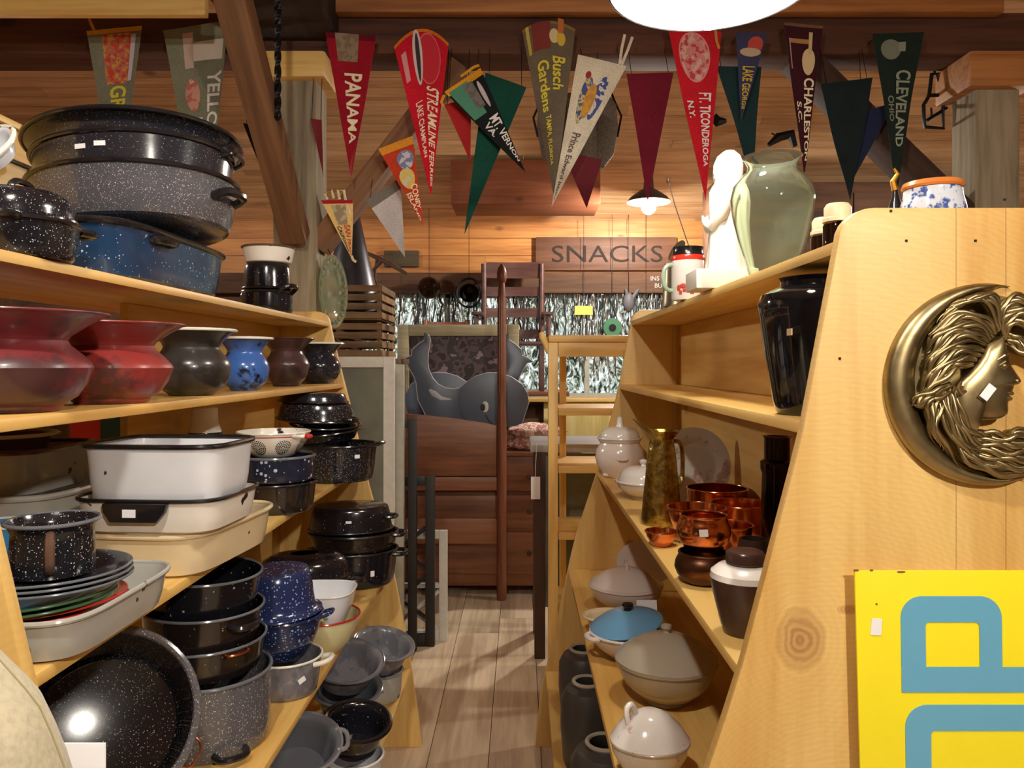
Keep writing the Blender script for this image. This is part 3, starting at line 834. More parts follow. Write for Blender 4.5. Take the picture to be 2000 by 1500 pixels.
# colander on two dark pans
vessel('enamel_pan', 'plain black round pan at the bottom below the colander', 'pan', (-.65, 2.07, z3), .098, .078, E['blackbrown'], shape='roaster', rim=E['rimblack'])
vessel('enamel_pan', 'navy round pan with large white flecks under the colander', 'pan', (-.65, 2.06, z3 + .083), .096, .066, E['navyspeck'], shape='pot', rim=E['slate'], rim_r=.004)
co = vessel('colander', 'white enamel colander with red band and red tipped handle', 'colander', (-.655, 2.04, z3 + .148), .094, .066, E['whitechip'], shape='bowl', rim=E['rimwhite'], rim_r=.0025, band=(.86, .02, E['rimred']))
mb = MB()
for a0 in (-100, -55, -10):
    for rr in range(1, 5):
        for k in range(rr * 6):
            u = 2 * PI * k / (rr * 6)
            a = R(a0) + .085 * rr * math.cos(u) / 1.5; f = .45 + .085 * rr * math.sin(u) / 1.25
            if not .12 < f < .82: continue
            s = prof_at('bowl', f); p_ = Vector((.094 * s * math.cos(a), .094 * s * math.sin(a), .066 * f))
            q = Vector((math.cos(a), math.sin(a), -.6)).to_track_quat('Z', 'Y').to_matrix().to_4x4()
            mb.add([(.0019 * math.cos(w * PI / 3), .0019 * math.sin(w * PI / 3), .0012) for w in range(6)], [tuple(range(6))], Matrix.Translation(p_) @ q)
h = mb.build('drain_holes', E['rimblack'], co, smooth=False); h['kind'] = 'stuff'
mb = MB(); loop_handle(mb, (.08, -.045, .058), (.45, .85, 0), (.87, -.5, 0), .035, .03, .005); mb.build('handle', E['whitechip'], co)
MB().ball((.108, -.058, .058), (.012, .012, .007)).build('handle_tip', E['rimred'], co, )
# black stack at the far end of the third shelf
vessel('oval_roaster', 'black oval roaster with wire handles at the bottom of the far stack, white sticker', 'roasting pan', (-.625, 2.62, z3), .135, .122, E['blackspeck'], B=.125, shape='roaster', rim=E['rimblack'], rim_r=.005,
       handles=[dict(ang=-15, z=.96, w=.08, d=.035, r=.006, up=.012), dict(ang=165, z=.9, w=.07, d=.03, r=.006)], hmat=E['rimblack'], stickers=[(-48, .72, .018, .012, 0)])
vessel('enamel_pan', 'shallow black pan with wide rim resting in the far oval roaster', 'pan', (-.655, 2.60, z3 + .134), .124, .035, E['black'], shape='flange', rim=E['rimblack'], rot=(R(4), R(-5), 0))
vessel('enamel_pan', 'second shallow black pan of the far stack, tipped a little', 'pan', (-.66, 2.60, z3 + .163), .117, .030, E['navy'], shape='flange', rim=E['rimblack'], rot=(R(5), R(3), 0))
vessel('oval_roaster', 'black speckled roaster turned upside down on the far stack', 'roasting pan', (-.685, 2.58, z3 + .203), .13, .056, E['blackspeck'], B=.105, shape='roaster', flip=True, rim=E['rimblack'], rim_r=.005, rot=(R(2), R(3), 0),
       handles=[dict(ang=-20, z=.8, w=.05, d=.026, r=.006)], hmat=E['rimblack'])
vessel('roaster_lid', 'dark blue-black domed lid topmost on the far stack under the second shelf', 'lid', (-.70, 2.60, z3 + .240), .11, .054, E['navy'], B=.10, shape='oval_dome', solid_lid=None, rim=E['rimblack']) if False else \
    vessel('roaster_lid', 'dark blue-black domed lid topmost on the far stack under the second shelf', 'lid', (-.70, 2.60, z3 + .263), .115, .031, E['navy'], B=.10, shape='roaster', flip=True, rim=E['rimblack'], rot=(0, R(2), 0))

# ---- fourth shelf
vessel('canning_kettle', 'huge black speckled basin lying on its side, mouth toward the viewer', 'basin', (-.765, 1.41, z4 + .118), .146, .17, E['blackspeck'], shape='roaster', rim=E['greyspeck'], rim_r=.007, rot=(R(62), 0, R(28)),
       handles=[dict(ang=-30, z=.8, w=.05, d=.03, r=.002)], hmat=M['copperwire'], n=64)
vessel('enamel_pot', 'grey speckled pot at the base of the tall black stack', 'pot', (-.655, 1.62, z4), .124, .150, E['greyspeck'], shape='pot', rim=E['slate'], rim_r=.004, handles=[dict(ang=-50, z=.12, w=.06, d=.035, r=.007)], hmat=E['rimblack'])
vessel('enamel_pot', 'brown-black pot standing on the grey speckled pot', 'pot', (-.665, 1.62, z4 + .153), .123, .066, E['blackbrown'], shape='roaster', rim=E['slate'], rim_r=.003, handles=[dict(ang=-40, z=.9, w=.05, d=.022, r=.003)], hmat=M['copperwire'])
vessel('enamel_pot', 'upper brown-black pot nested in the tall stack, curly copper bail', 'pot', (-.67, 1.62, z4 + .207), .121, .078, E['blackbrown'], shape='roaster', rim=E['slate'], rim_r=.003, rot=(0, R(2), 0),
       handles=[dict(ang=-30, z=.75, w=.055, d=.03, r=.007)], hmat=E['rimblack'])
vessel('enamel_pot', 'topmost black pot of the tall stack, just below the third shelf', 'pot', (-.675, 1.625, z4 + .275), .119, .080, E['black'], shape='roaster', rim=E['slate'], rim_r=.003, rot=(0, R(3), 0))
# grey pot, blue stack
vessel('stew_pot', 'plain grey pot with a loop handle and white sticker below the blue bowls', 'pot', (-.565, 1.86, z4), .083, .088, E['grey'], shape='bowl' if False else 'cup', rim=E['rimwhite'], rim_r=.003, stickers=[(-48, .55, .018, .012, 24)],
       handles=[dict(ang=-5, z=.85, w=.055, d=.034, r=.006, up=.008), dict(ang=175, z=.85, w=.05, d=.03, r=.005)])
vessel('enamel_pan', 'lower deep blue speckled pan with a wire loop above the grey pot', 'pan', (-.575, 1.86, z4 + .083), .094, .105, E['deepblue'], shape='bowl', rim=E['deepblue'], rim_r=.004,
       handles=[dict(ang=0, z=.93, w=.05, d=.032, r=.0045, up=.012)])
vessel('enamel_pan', 'bright blue speckled pan upside down on the lower blue pan', 'pan', (-.592, 1.86, z4 + .190), .108, .102, E['deepblue'], shape='flange', flip=True, rim=E['deepblue'], rim_r=.003, rot=(0, R(-2), 0))
# yellow pan and white bowl
vessel('enamel_pan', 'pale yellow pan with a red rim on the fourth shelf', 'pan', (-.545, 2.13, z4), .098, .098, E['ivory'], shape='bowl', rim=E['rimred'], rim_r=.003)
wb = vessel('enamel_bowl', 'squarish white bowl with a small flower decal, set in the pale yellow pan', 'bowl', (-.55, 2.12, z4 + .055), .092, .115, E['white'], B=.085, shape='bowl', p=3.4, rim=E['rimwhite'], rim_r=.0025, n=64)
DEC = [plain('decal_orange', (222, 160, 80), .5), plain('decal_green', (120, 140, 90), .5)]
for k, (dx, dz) in enumerate(((0, .04), (.012, .046), (-.012, .043), (.004, .032))):
    MB().ball((dx + .02, -.0735 - .3 * (dz - .04), dz + .012), (.006, .002, .005), 10, 6).build('flower_decal', DEC[k % 2], wb)
# covered black roasters at the far end
vessel('covered_roaster', 'long black covered roaster behind the blue bowls, lid with white stickers', 'roasting pan', (-.68, 2.42, z4), .15, .12, E['black'], B=.115, shape='roaster', rim=E['rimblack'], rim_r=.005, rot=(0, 0, R(15)),
       lid=dict(H=.075, mat=E['black'], shape='oval_dome', A=.148), handles=[dict(ang=-8, z=.92, w=.08, d=.04, r=.007), dict(ang=172, z=.92, w=.07, d=.03, r=.007)], stickers=[(-90, .9, .018, .008, 0)])
vessel('covered_roaster', 'big black covered oval roaster at the far end of the fourth shelf', 'roasting pan', (-.60, 2.78, z4), .155, .125, E['black'], B=.12, shape='roaster', rim=E['rimblack'], rim_r=.005, rot=(0, 0, R(8)),
       handles=[dict(ang=-12, z=.9, w=.08, d=.04, r=.008), dict(ang=168, z=.9, w=.07, d=.03, r=.007)], stickers=[(-62, .45, .014, .02, 0)])
vessel('oval_roaster', 'black pan with wide rim set on the far oval roaster', 'roasting pan', (-.60, 2.77, z4 + .127), .157, .062, E['blackbrown'], B=.12, shape='roaster', rim=E['rimblack'], rim_r=.006, rot=(0, 0, R(8)),
       handles=[dict(ang=-12, z=.9, w=.07, d=.036, r=.008)])
vessel('roaster_lid', 'black domed roaster lid with a loop grip, topmost at the far end', 'lid', (-.61, 2.77, z4 + .196), .148, .085, E['black'], B=.112, shape='roaster', flip=True, rim=E['rimblack'], rim_r=.004, rot=(0, 0, R(8)),
       handles=[dict(ang=-15, z=.45, w=.06, d=.032, r=.006)], stickers=[(-90, .5, .02, .008, 0)])

# ---- bottom shelf
vessel('wash_basin', 'grey basin with pale inside, uppermost by the far end of the bottom shelf', 'basin', (-.545, 2.40, z5 + .200), .112, .075, E['grey'], shape='basin', rim=E['slate'], rim_r=.004, rot=(R(14), R(8), 0))
vessel('wash_basin', 'dark grey basin directly under the uppermost grey basin', 'basin', (-.545, 2.40, z5 + .103), .108, .085, E['slate'], shape='basin', rim=E['slate'], rim_r=.004, rot=(R(8), R(5), 0))
vessel('wash_basin', 'black pan turned over under the grey basins', 'basin', (-.545, 2.40, z5), .105, .084, E['navy'], shape='roaster', flip=True)
vessel('wash_basin', 'grey basin leaning at the far corner of the bottom shelf', 'basin', (-.50, 2.74, z5 + .118), .108, .085, E['grey'], shape='basin', rim=E['grey'], rim_r=.004, rot=(R(10), R(12), 0))
vessel('wash_basin', 'pale grey pail under the leaning corner basin', 'basin', (-.505, 2.74, z5), .086, .10, E['paleg'], shape='roaster', rim=E['grey'])
vessel('enamel_pan', 'grey pan with a drilled grip, tipped forward near the bottom edge', 'pan', (-.575, 1.98, z5 + .146), .105, .085, E['slate'], shape='basin', rim=E['grey'], rim_r=.004, rot=(R(16), R(10), 0),
       handles=[dict(ang=20, z=.95, w=.07, d=.03, r=.006), dict(ang=200, z=.95, w=.07, d=.03, r=.006)])
vessel('enamel_pan', 'dark pan turned over below the tipped grey pan', 'pan', (-.58, 1.98, z5), .10, .118, E['navy'], shape='roaster', flip=True)
vessel('enamel_pan', 'glossy black basin with thick rim in front of the corner pail', 'basin', (-.475, 2.20, z5 + .088), .092, .09, E['black'], shape='basin', rim=E['rimblack'], rim_r=.008, rot=(R(10), R(8), 0))
vessel('enamel_pan', 'white pan below the glossy black basin', 'pan', (-.475, 2.20, z5), .082, .07, E['white'], shape='roaster', rim=E['rimwhite'])
# ---------------------------------------------------------------- crockery and copper on the right shelf
q1, q2, q3, q4, q5 = [z + .001 for z in SR]
W = {}
W['china'] = plain('white_glazed_china', (236, 230, 224), .18, coat=.4, noise=.03)
W['pinkchina'] = plain('pinkish_white_china', (228, 214, 206), .2, coat=.4, noise=.05)
W['greychina'] = plain('grey_beige_china', (186, 176, 158), .24, coat=.3, noise=.06)
W['bisque'] = plain('matt_white_ceramic', (240, 234, 222), .55, noise=.04)
W['blackglaze'] = plain('glossy_black_glaze', (16, 16, 20), .08, coat=.6)
W['bluelid'] = plain('pale_blue_enamel', (112, 172, 214), .2, coat=.5)
W['copper'] = hammered('polished_copper', (236, 146, 96), .17, 22, .12, .7)
W['browncopper'] = hammered('tarnished_copper', (120, 82, 62), .35, 18, .15, .5)
W['brass'] = hammered('embossed_brass', (196, 170, 92), .28, 60, .9, .38)
W['darkwood'] = plain('dark_turned_wood', (44, 30, 26), .35, noise=.2)
W['browncrock'] = plain('brown_stoneware', (66, 44, 38), .3, coat=.3)
W['darkcrock'] = plain('dark_stoneware', (70, 66, 62), .4, noise=.2)
W['greenglass'] = glassy('pale_green_glass', (240, 252, 234), .03, 1.2, .95)
W['darkglass'] = glassy('smoky_glass', (96, 74, 66), .05, 1.3)
W['pewter'] = plain('dull_pewter', (150, 142, 120), .35, .85, noise=.2)
W['bluewhite'] = enamel('blue_patterned_china', (206, 214, 228), None, blotch=((58, 84, 150), .5, 60))
W['orange'] = plain('orange_glaze', (206, 122, 58), .25, coat=.4)
W['rosechina'] = enamel('rose_patterned_china', (240, 234, 228), None, blotch=((208, 166, 172), .6, 34))
W['rose'] = plain('rose_transfer', (206, 160, 168), .3)
W['platewhite'] = enamel('patterned_plate', (206, 200, 190), None, blotch=((170, 140, 128), .56, 16))

# ---- top shelf
t = thing('glass_vase', 'pale green clear glass vase with flared lip on the right top shelf', 'vase', (.502, 1.53, q1))
o_ = [(.035, 0), (.045, .004), (.052, .03), (.066, .075), (.078, .125), (.0815, .155), (.076, .182), (.058, .203), (.049, .212), (.047, .222), (.054, .236), (.0585, .240)]
prof = o_ + [(r - .0035, z + (.0 if i else -.0015)) for i, (r, z) in enumerate(reversed(o_[1:]))] + [(.0, .012)]
MB().lathe([(0, 0)] + prof, 64).build('vase_body', W['greenglass'], t)
# hooded figure
t = thing('hooded_figurine', 'white ceramic hooded figure with folded hands beside the green vase', 'figurine', (.487, 1.80, q1))
MB().span((-.088, -.06, 0), (.05, .055, .045)).build('base', W['bisque'], t, bevel=.004)
rb = []
for z, a, b, cx in ((.0455, .052, .046, 0), (.09, .046, .042, 0), (.15, .043, .040, 0), (.205, .045, .040, .001), (.232, .044, .038, .001), (.246, .036, .034, .001), (.252, .031, .032, 0), (.27, .034, .035, 0), (.295, .034, .034, .001), (.314, .027, .028, .002), (.326, .013, .015, .003)):
    rg = []
    for j in range(56):
        u = 2 * PI * j / 56
        k = 1 + (.05 * math.sin(9 * u + z * 18) if z < .23 else .012 * math.sin(5 * u))
        rg.append((cx + a * k * math.cos(u), b * k * math.sin(u), z))
    rb.append(rg)
MB().loft(rb).build('robe', W['bisque'], t)
mb = MB()
mb.ball((-.019, -.004, .276), (.014, .017, .020)); mb.ball((-.033, -.004, .276), (.003, .003, .006)); mb.ball((-.029, -.004, .262), (.005, .007, .004))
mb.build('face', W['bisque'], t)
mb = MB()
mb.tube([(-.004, -.036, .222), (-.026, -.036, .172), (-.044, -.014, .145), (-.052, -.006, .152)], [.016, .016, .011, .006], 12)
mb.tube([(-.004, .036, .222), (-.026, .034, .172), (-.044, .008, .145), (-.052, .001, .152)], [.016, .016, .011, .006], 12)
mb.build('sleeves', W['bisque'], t)
for s_ in (-1, 1):
    mb = MB()
    for k in range(4):
        mb.tube([(-.048, s_ * .004, .146 + .003 * k), (-.056, s_ * .0035, .155 + .004 * k), (-.061, s_ * .002, .163 + .004 * k)], [.004, .0035, .0022], 8)
    mb.tube([(-.047, s_ * .004, .158), (-.050, s_ * .004, .168), (-.050, s_ * .003, .174)], [.004, .0035, .0024], 8)
    mb.build('hand', W['bisque'], t)
# beer mug and lidded tankard
t = thing('beer_mug', 'white printed mug with red band and black rim on the right top shelf', 'mug', (.452, 2.07, q1))
MB().lathe([(.0, 0), (.042, 0), (.044, .006), (.044, .115), (.043, .118)], 40).build('mug_body', W['china'], t)
MB().lathe([(.0442, .105), (.0448, .107), (.0448, .117), (.044, .119)], 40, cap=False).build('red_band', plain('red_glaze', (216, 58, 40), .25, coat=.4), t)
MB().lathe([(.043, .119), (.0415, .122), (.040, .139), (.041, .142), (.038, .142), (.037, .12)], 40, cap=False).build('black_collar', E['rimblack'], t)
mb = MB()
for k, (a, z, w, h) in enumerate(((-118, .035, .02, .018), (-95, .03, .014, .02), (-75, .038, .016, .014), (-55, .03, .016, .02), (-135, .03, .012, .022))):
    mb.ball((.0437, 0, z), (.0016, w * .5, h * .42), 14, 8, Matrix.Rotation(R(a), 4, 'Z')); mb.box((.0436, .003, z - .012), (.0018, w * .7, h * .5), Matrix.Rotation(R(a + 3), 4, 'Z'))
bp = mb.build('barn_print', plain('barn_red_print', (186, 70, 54), .4), t, bevel=0); bp['kind'] = 'stuff'
mb = MB(); loop_handle(mb, (-.042, -.006, .06), (0, 0, 1), (-1, -.15, 0), .07, .03, .006); mb.build('handle', plain('pale_green_glaze', (160, 184, 160), .3), t)
t = thing('tankard', 'dull metal tankard with its lid tipped open behind the printed mug', 'tankard', (.468, 2.30, q1))
MB().lathe([(.0, 0), (.046, 0), (.043, .01), (.038, .08), (.036, .128), (.033, .128), (.036, .02), (0, .01)], 36).build('body', W['pewter'], t)
MB().lathe([(.036, 0), (.036, .003), (.022, .008), (0, .01)], 30, M=T(.0, -.01, .165, 0, R(-62), R(20))).build('lid', W['pewter'], t)
# things behind the near panel's shoulder
for i, (px, Y, lb) in enumerate(((1610, 1.36, 'small cream shaker behind the shoulder of the right panel, left one'), (1636, 1.24, 'small cream topped shaker next to the right panel shoulder'))):
    p_ = at(px, 440, Y)
    t = thing('shaker_jar', lb, 'jar', (p_.x, Y, q1), group='cream topped jars on the right top shelf')
    MB().lathe([(0, 0), (.022, 0), (.023, .005), (.023, .05), (.02, .056)], 28).build('jar_body', W['darkglass'], t)
    MB().lathe([(.0235, .0565), (.0235, .062), (.021, .064), (.021, .080), (.017, .086), (.0, .088)], 28).build('cap', plain('cream_plastic', (228, 216, 176), .4), t)
t = thing('sugar_bowl', 'blue and white bowl with orange rim showing above the right end panel', 'bowl', (.655, 1.22, q1))
body_mb(.05, .05, .104, 'globe', .003).build('bowl_body', W['bluewhite'], t)
MB().lathe([(.0435, .1045), (.046, .108), (.043, .115), (.03, .118), (0, .118)], 40).build('orange_lid', W['orange'], t)
t = thing('gilt_figure', 'tiny gold figure above the blue bowl on the right', 'figurine', (.652, 1.275 + .06, q1))
MB().lathe([(0, 0), (.016, 0), (.014, .09), (.006, .12), (.004, .13)], 16).build('stand', E['rimblack'], t)
MB().tube([(0, 0, .13), (-.004, 0, .145), (.004, 0, .158), (-.002, 0, .168)], [.006, .005, .004, .002], 8).build('figure', plain('gilt', (206, 146, 50), .3, .8), t)

# ---- second shelf
t = thing('black_vase', 'glossy black shouldered vase on the right second shelf', 'vase', (.468, 1.20, q2))
vp = [(0, 0), (.062, 0), (.066, .004), (.070, .02), (.082, .09), (.090, .15), (.0935, .172), (.088, .186), (.070, .196), (.060, .199), (.059, .206), (.063, .212), (.059, .213), (.055, .205), (.055, .19), (.05, .02), (0, .015)]
MB().lathe(vp, 56).build('vase_body', W['blackglaze'], t)
MB().box((-.071, -.068, .125), (.0015, .02, .010), T(0, 0, 0)).build('tape_label', plain('tan_tape', (196, 170, 130), .7), t)

# ---- third shelf
vessel('cookie_jar', 'white lidded ceramic jar with pointed knob at the far end of the right third shelf', 'jar', (.372, 2.87, q3), .092, .145, W['pinkchina'], shape='jar', rim=W['china'], rim_r=.004,
       lid=dict(A=.074, H=.04, shape='dome', mat=W['china'], knob='spire'))
jar = [o for o in C.objects if o.name.startswith('cookie_jar')][-1]
mb = MB(); loop_handle(mb, (0, -.091, .075), (1, 0, 0), (0, -1, -.4), .035, .012, .004); mb.build('relief_ring', W['pinkchina'], jar)
for a in (-150, -90, -30):
    MB().ball((.062 * math.cos(R(a)), .062 * math.sin(R(a)), .0095), (.014, .014, .008), 14, 8).build('foot', W['pinkchina'], jar)
t = thing('brass_pitcher', 'tall tapered embossed brass pitcher with a pointed spout', 'pitcher', (.372, 2.02, q3))
rg = []
for r, z in ((.052, 0), (.054, .006), (.050, .05), (.044, .11), (.038, .17), (.032, .215), (.031, .222)):
    rg.append([(r * math.cos(2 * PI * j / 48), r * math.sin(2 * PI * j / 48), z) for j in range(48)])
MB().loft(rg, True, False).build('pitcher_body', W['brass'], t)
rg = []
for k in range(7):
    f = k / 6; row = []
    for j in range(48):
        u = 2 * PI * j / 48; c = max(0, -math.cos(u)) ** 3
        r = .031 + .016 * f + .032 * c * f
        row.append((r * math.cos(u), r * math.sin(u) * (1 - .25 * c * f), .222 + .036 * f * (.6 + .9 * c)))
    rg.append(row)
MB().loft(rg, False, False).build('spout', W['brass'], t)
mb = MB(); loop_handle(mb, (.036, .015, .15), (0, 0, 1), (.7, .7, 0), .13, .045, .006); mb.build('handle', W['brass'], t)
vessel('casserole', 'white lidded vegetable dish left of the brass pitcher, partly hidden by it', 'dish', (.385, 2.40, q3), .084, .055, W['china'], shape='tureen', rim=W['china'], rim_r=.0045,
       lid=dict(A=.078, H=.045, shape='dome', mat=W['china'], knob='ball'))
t = thing('wall_plate', 'pale patterned plate leaning against the back board behind the brass pitcher', 'plate', (.50, 2.235, q3 + .004), (R(80), 0, R(-37)))
body_mb(.115, .115, .014, 'plate', .003).build('plate_body', W['platewhite'], t, loc=(0, .115, 0))
cw = W['copper']


def copper(name, label, x, y, r, h, z=0.0, mat=None, shape='bowl', **k):
    return vessel(name, label, 'bowl', (x, y, q3 + z), r, h, mat or cw, shape=shape, rim=mat or cw, rim_r=.0025, **k)


copper('copper_bowl', 'copper bowl with bright rim just right of the brass pitcher base', .42, 1.83, .068, .078)
copper('copper_pan', 'wide copper pan at the back by the shelf board', .530, 2.07, .08, .085, shape='pot')
copper('copper_pan', 'shallow copper pan in front of the wide copper pan', .545, 1.90, .07, .075, shape='roaster')
copper('copper_ramekin', 'small low copper cup at the shelf edge by the pitcher', .325, 1.77, .036, .034)
copper('copper_pot', 'tarnished brown round pot under the shiny copper pot', .352, 1.475, .055, .058, mat=W['browncopper'], shape='globe')
copper('copper_pot', 'shiny copper pot with a white price sticker, stacked on the brown pot', .352, 1.475, .052, .066, z=.063, shape='globe', stickers=[(-103, .62, .016, .013, 5)])
copper('copper_bowl', 'dim copper bowl behind the stacked pots', .44, 1.62, .05, .08)
t = thing('glass_decanter', 'tall smoky glass decanter in the shade beside the end panel', 'decanter', (.535, 1.60, q3))
MB().lathe([(0, 0), (.032, 0), (.035, .01), (.033, .1), (.030, .19), (.034, .20), (.034, .215), (.026, .22), (.026, .265), (.030, .268), (.022, .268), (.022, .21), (.028, .1), (0, .012)], 32).build('body', W['darkglass'], t)
for i, (x, y, h, lb) in enumerate(((.425, 1.40, .10, 'dark turned wooden goblet right of the shiny copper pot'), (.478, 1.35, .115, 'taller dark wooden goblet nearest the end panel'))):
    t = thing('wooden_goblet', lb, 'goblet', (x, y, q3), group='dark wooden goblets')
    k = h / .1
    MB().lathe([(0, 0), (.024, 0), (.022, .006), (.007, .016), (.006, .04 * k), (.016, .05 * k), (.026, .066 * k), (.028, .085 * k), (.025, .1 * k), (.021, .1 * k), (.02, .07 * k), (0, .06 * k)], 28).build('goblet_body', W['darkwood'], t)
t = thing('stoneware_jug', 'brown stoneware jar with a cream shoulder and dark screw lid at the front', 'jar', (.352, 1.20, q3))
MB().lathe([(0, 0), (.034, 0), (.038, .012), (.050, .06), (.0545, .085)], 40).build('jar_body', W['browncrock'], t)
MB().lathe([(.0545, .0852), (.053, .094), (.042, .103), (.028, .106), (0, .106)], 40).build('shoulder', W['china'], t)
MB().lathe([(.027, .1062), (.030, .109), (.030, .122), (.027, .126), (.014, .128), (0, .128)], 32).build('screw_lid', W['browncrock'], t)

# ---- fourth shelf
tu = vessel('tureen', 'pinkish white lidded tureen with a bow shaped handle at the far end', 'tureen', (.345, 2.50, q4), .118, .085, W['pinkchina'], shape='tureen', rim=W['pinkchina'], rim_r=.004,
            lid=dict(A=.117, H=.055, shape='slope_lid', mat=W['pinkchina'], knob='loop'))
t = thing('oval_dish', 'pinkish oval dish standing on edge behind the tureen', 'dish', (.45, 2.74, q4 + .01), (R(84), 0, R(-14)))
body_mb(.105, .075, .015, 'plate', .003).build('dish_body', W['pinkchina'], t, loc=(0, .085, 0))
bl = vessel('casserole', 'white dish with a pale blue lid, its lid tipped towards the aisle', 'dish', (.290, 2.10, q4), .098, .072, W['pinkchina'], shape='casserole', rim=W['china'], rim_r=.004,
            handles=[dict(ang=-160, z=.92, w=.05, d=.022, r=.007)],
            lid=dict(A=.10, H=.036, shape='slope_lid', mat=W['bluelid'], rot=(R(5), R(-11), 0), z=.092))
MB().lathe([(.012, 0), (.010, .006), (.016, .013), (.014, .019), (0, .021)], 20).build('knob', E['rimblack'], bl, loc=(.004, 0, .127))
vessel('oval_dish', 'cream oval dish lying behind the blue lidded dish', 'dish', (.262, 2.285, q4), .075, .055, E['cream'], B=.06, shape='basin', rim=E['cream'], rim_r=.004, rot=(0, 0, R(8)))
t = thing('folded_card', 'white folded card tent behind the blue lidded dish', 'card', (.375, 2.25, q4))
MB().add([(-.03, 0, 0), (.03, 0, 0), (.03, .03, .10), (-.03, .03, .10), (.03, .06, 0), (-.03, .06, 0)], [(0, 1, 2, 3), (3, 2, 4, 5)]).build('card_sheet', M['paper'], t)
gc = vessel('casserole', 'large grey-beige footed casserole with a wide domed lid', 'dish', (.348, 1.83, q4), .118, .098, W['greychina'], shape='casserole', rim=W['greychina'], rim_r=.004,
            lid=dict(A=.122, H=.062, shape='slope_lid', mat=W['greychina'], knob='ball'))
t = thing('floral_teapot', 'white china pot with rose pattern and loop handle at the front', 'pot', (.250, 1.48, q4))
rg = [ring(r, r * .86, z, 44) for r, z in ((.045, 0), (.05, .004), (.044, .012), (.058, .03), (.072, .055), (.075, .075))]
MB().loft(rg).build('body', W['rosechina'], t)
MB().loft([ring(r, r * .86, z, 44) for r, z in ((.0765, .0755), (.077, .079), (.072, .086), (.06, .104), (.036, .125), (.016, .134))]).build('lid', W['rosechina'], t)
MB().tube(ring(.0755, .0755 * .86, .0755, 44), .0022, 6, closed=True).build('grey_band', W['greychina'], t)
mb = MB(); loop_handle(mb, (-.035, -.01, .118), (.5, .3, .3), (-.25, -.1, 1), .034, .034, .0055); mb.build('handle', W['china'], t)

# ---- bottom shelf: crocks in the dark
for i, (x, y, r, h, lb) in enumerate(((.215, 2.62, .085, .23, 'dark stoneware crock at the far end of the right bottom shelf'), (.20, 2.30, .08, .25, 'stoneware jug with a pale ringed mouth, middle of the right bottom shelf'),
                                      (.215, 1.95, .09, .24, 'wide dark crock with a pale rim, nearest on the right bottom shelf'))):
    t = thing('stoneware_crock', lb, 'crock', (x, y, q5), group='stoneware crocks on the right bottom shelf')
    MB().lathe([(0, 0), (r * .8, 0), (r * .9, .02), (r, h * .5), (r * .97, h * .8), (r * .8, h * .92), (r * .55, h * .96), (r * .5, h), (r * .42, h), (r * .45, h * .9), (r * .9, h * .7), (r * .8, .02), (0, .015)], 40).build('crock_body', W['darkcrock'], t)
    MB().tube(ring(r * .5, r * .5, h, 32), .006, 8, closed=True).build('rim', W['greychina'], t)
# ---------------------------------------------------------------- felt pennants
def mixprint(name, cols, scale=20):
    m, N, L, P = new_mat(name)
    P.inputs['Roughness'].default_value = .85
    tc = N.new('ShaderNodeTexCoord'); n = N.new('ShaderNodeTexNoise'); n.inputs['Scale'].default_value = scale; n.inputs['Detail'].default_value = 3
    L.new(tc.outputs['Object'], n.inputs['Vector'])
    k = len(cols); st = [(.32 + .36 * i / max(k - 1, 1), col(c)) for i, c in enumerate(cols)]
    rp = ramp(N, st); rp.color_ramp.interpolation = 'CONSTANT'
    L.new(n.outputs['Fac'], rp.inputs[0]); L.new(rp.outputs[0], P.inputs['Base Color'])
    return m


_ink = {}


def ink(c):
    if c not in _ink: _ink[c] = plain('screen_print_ink', c, .8, noise=.08)
    return _ink[c]


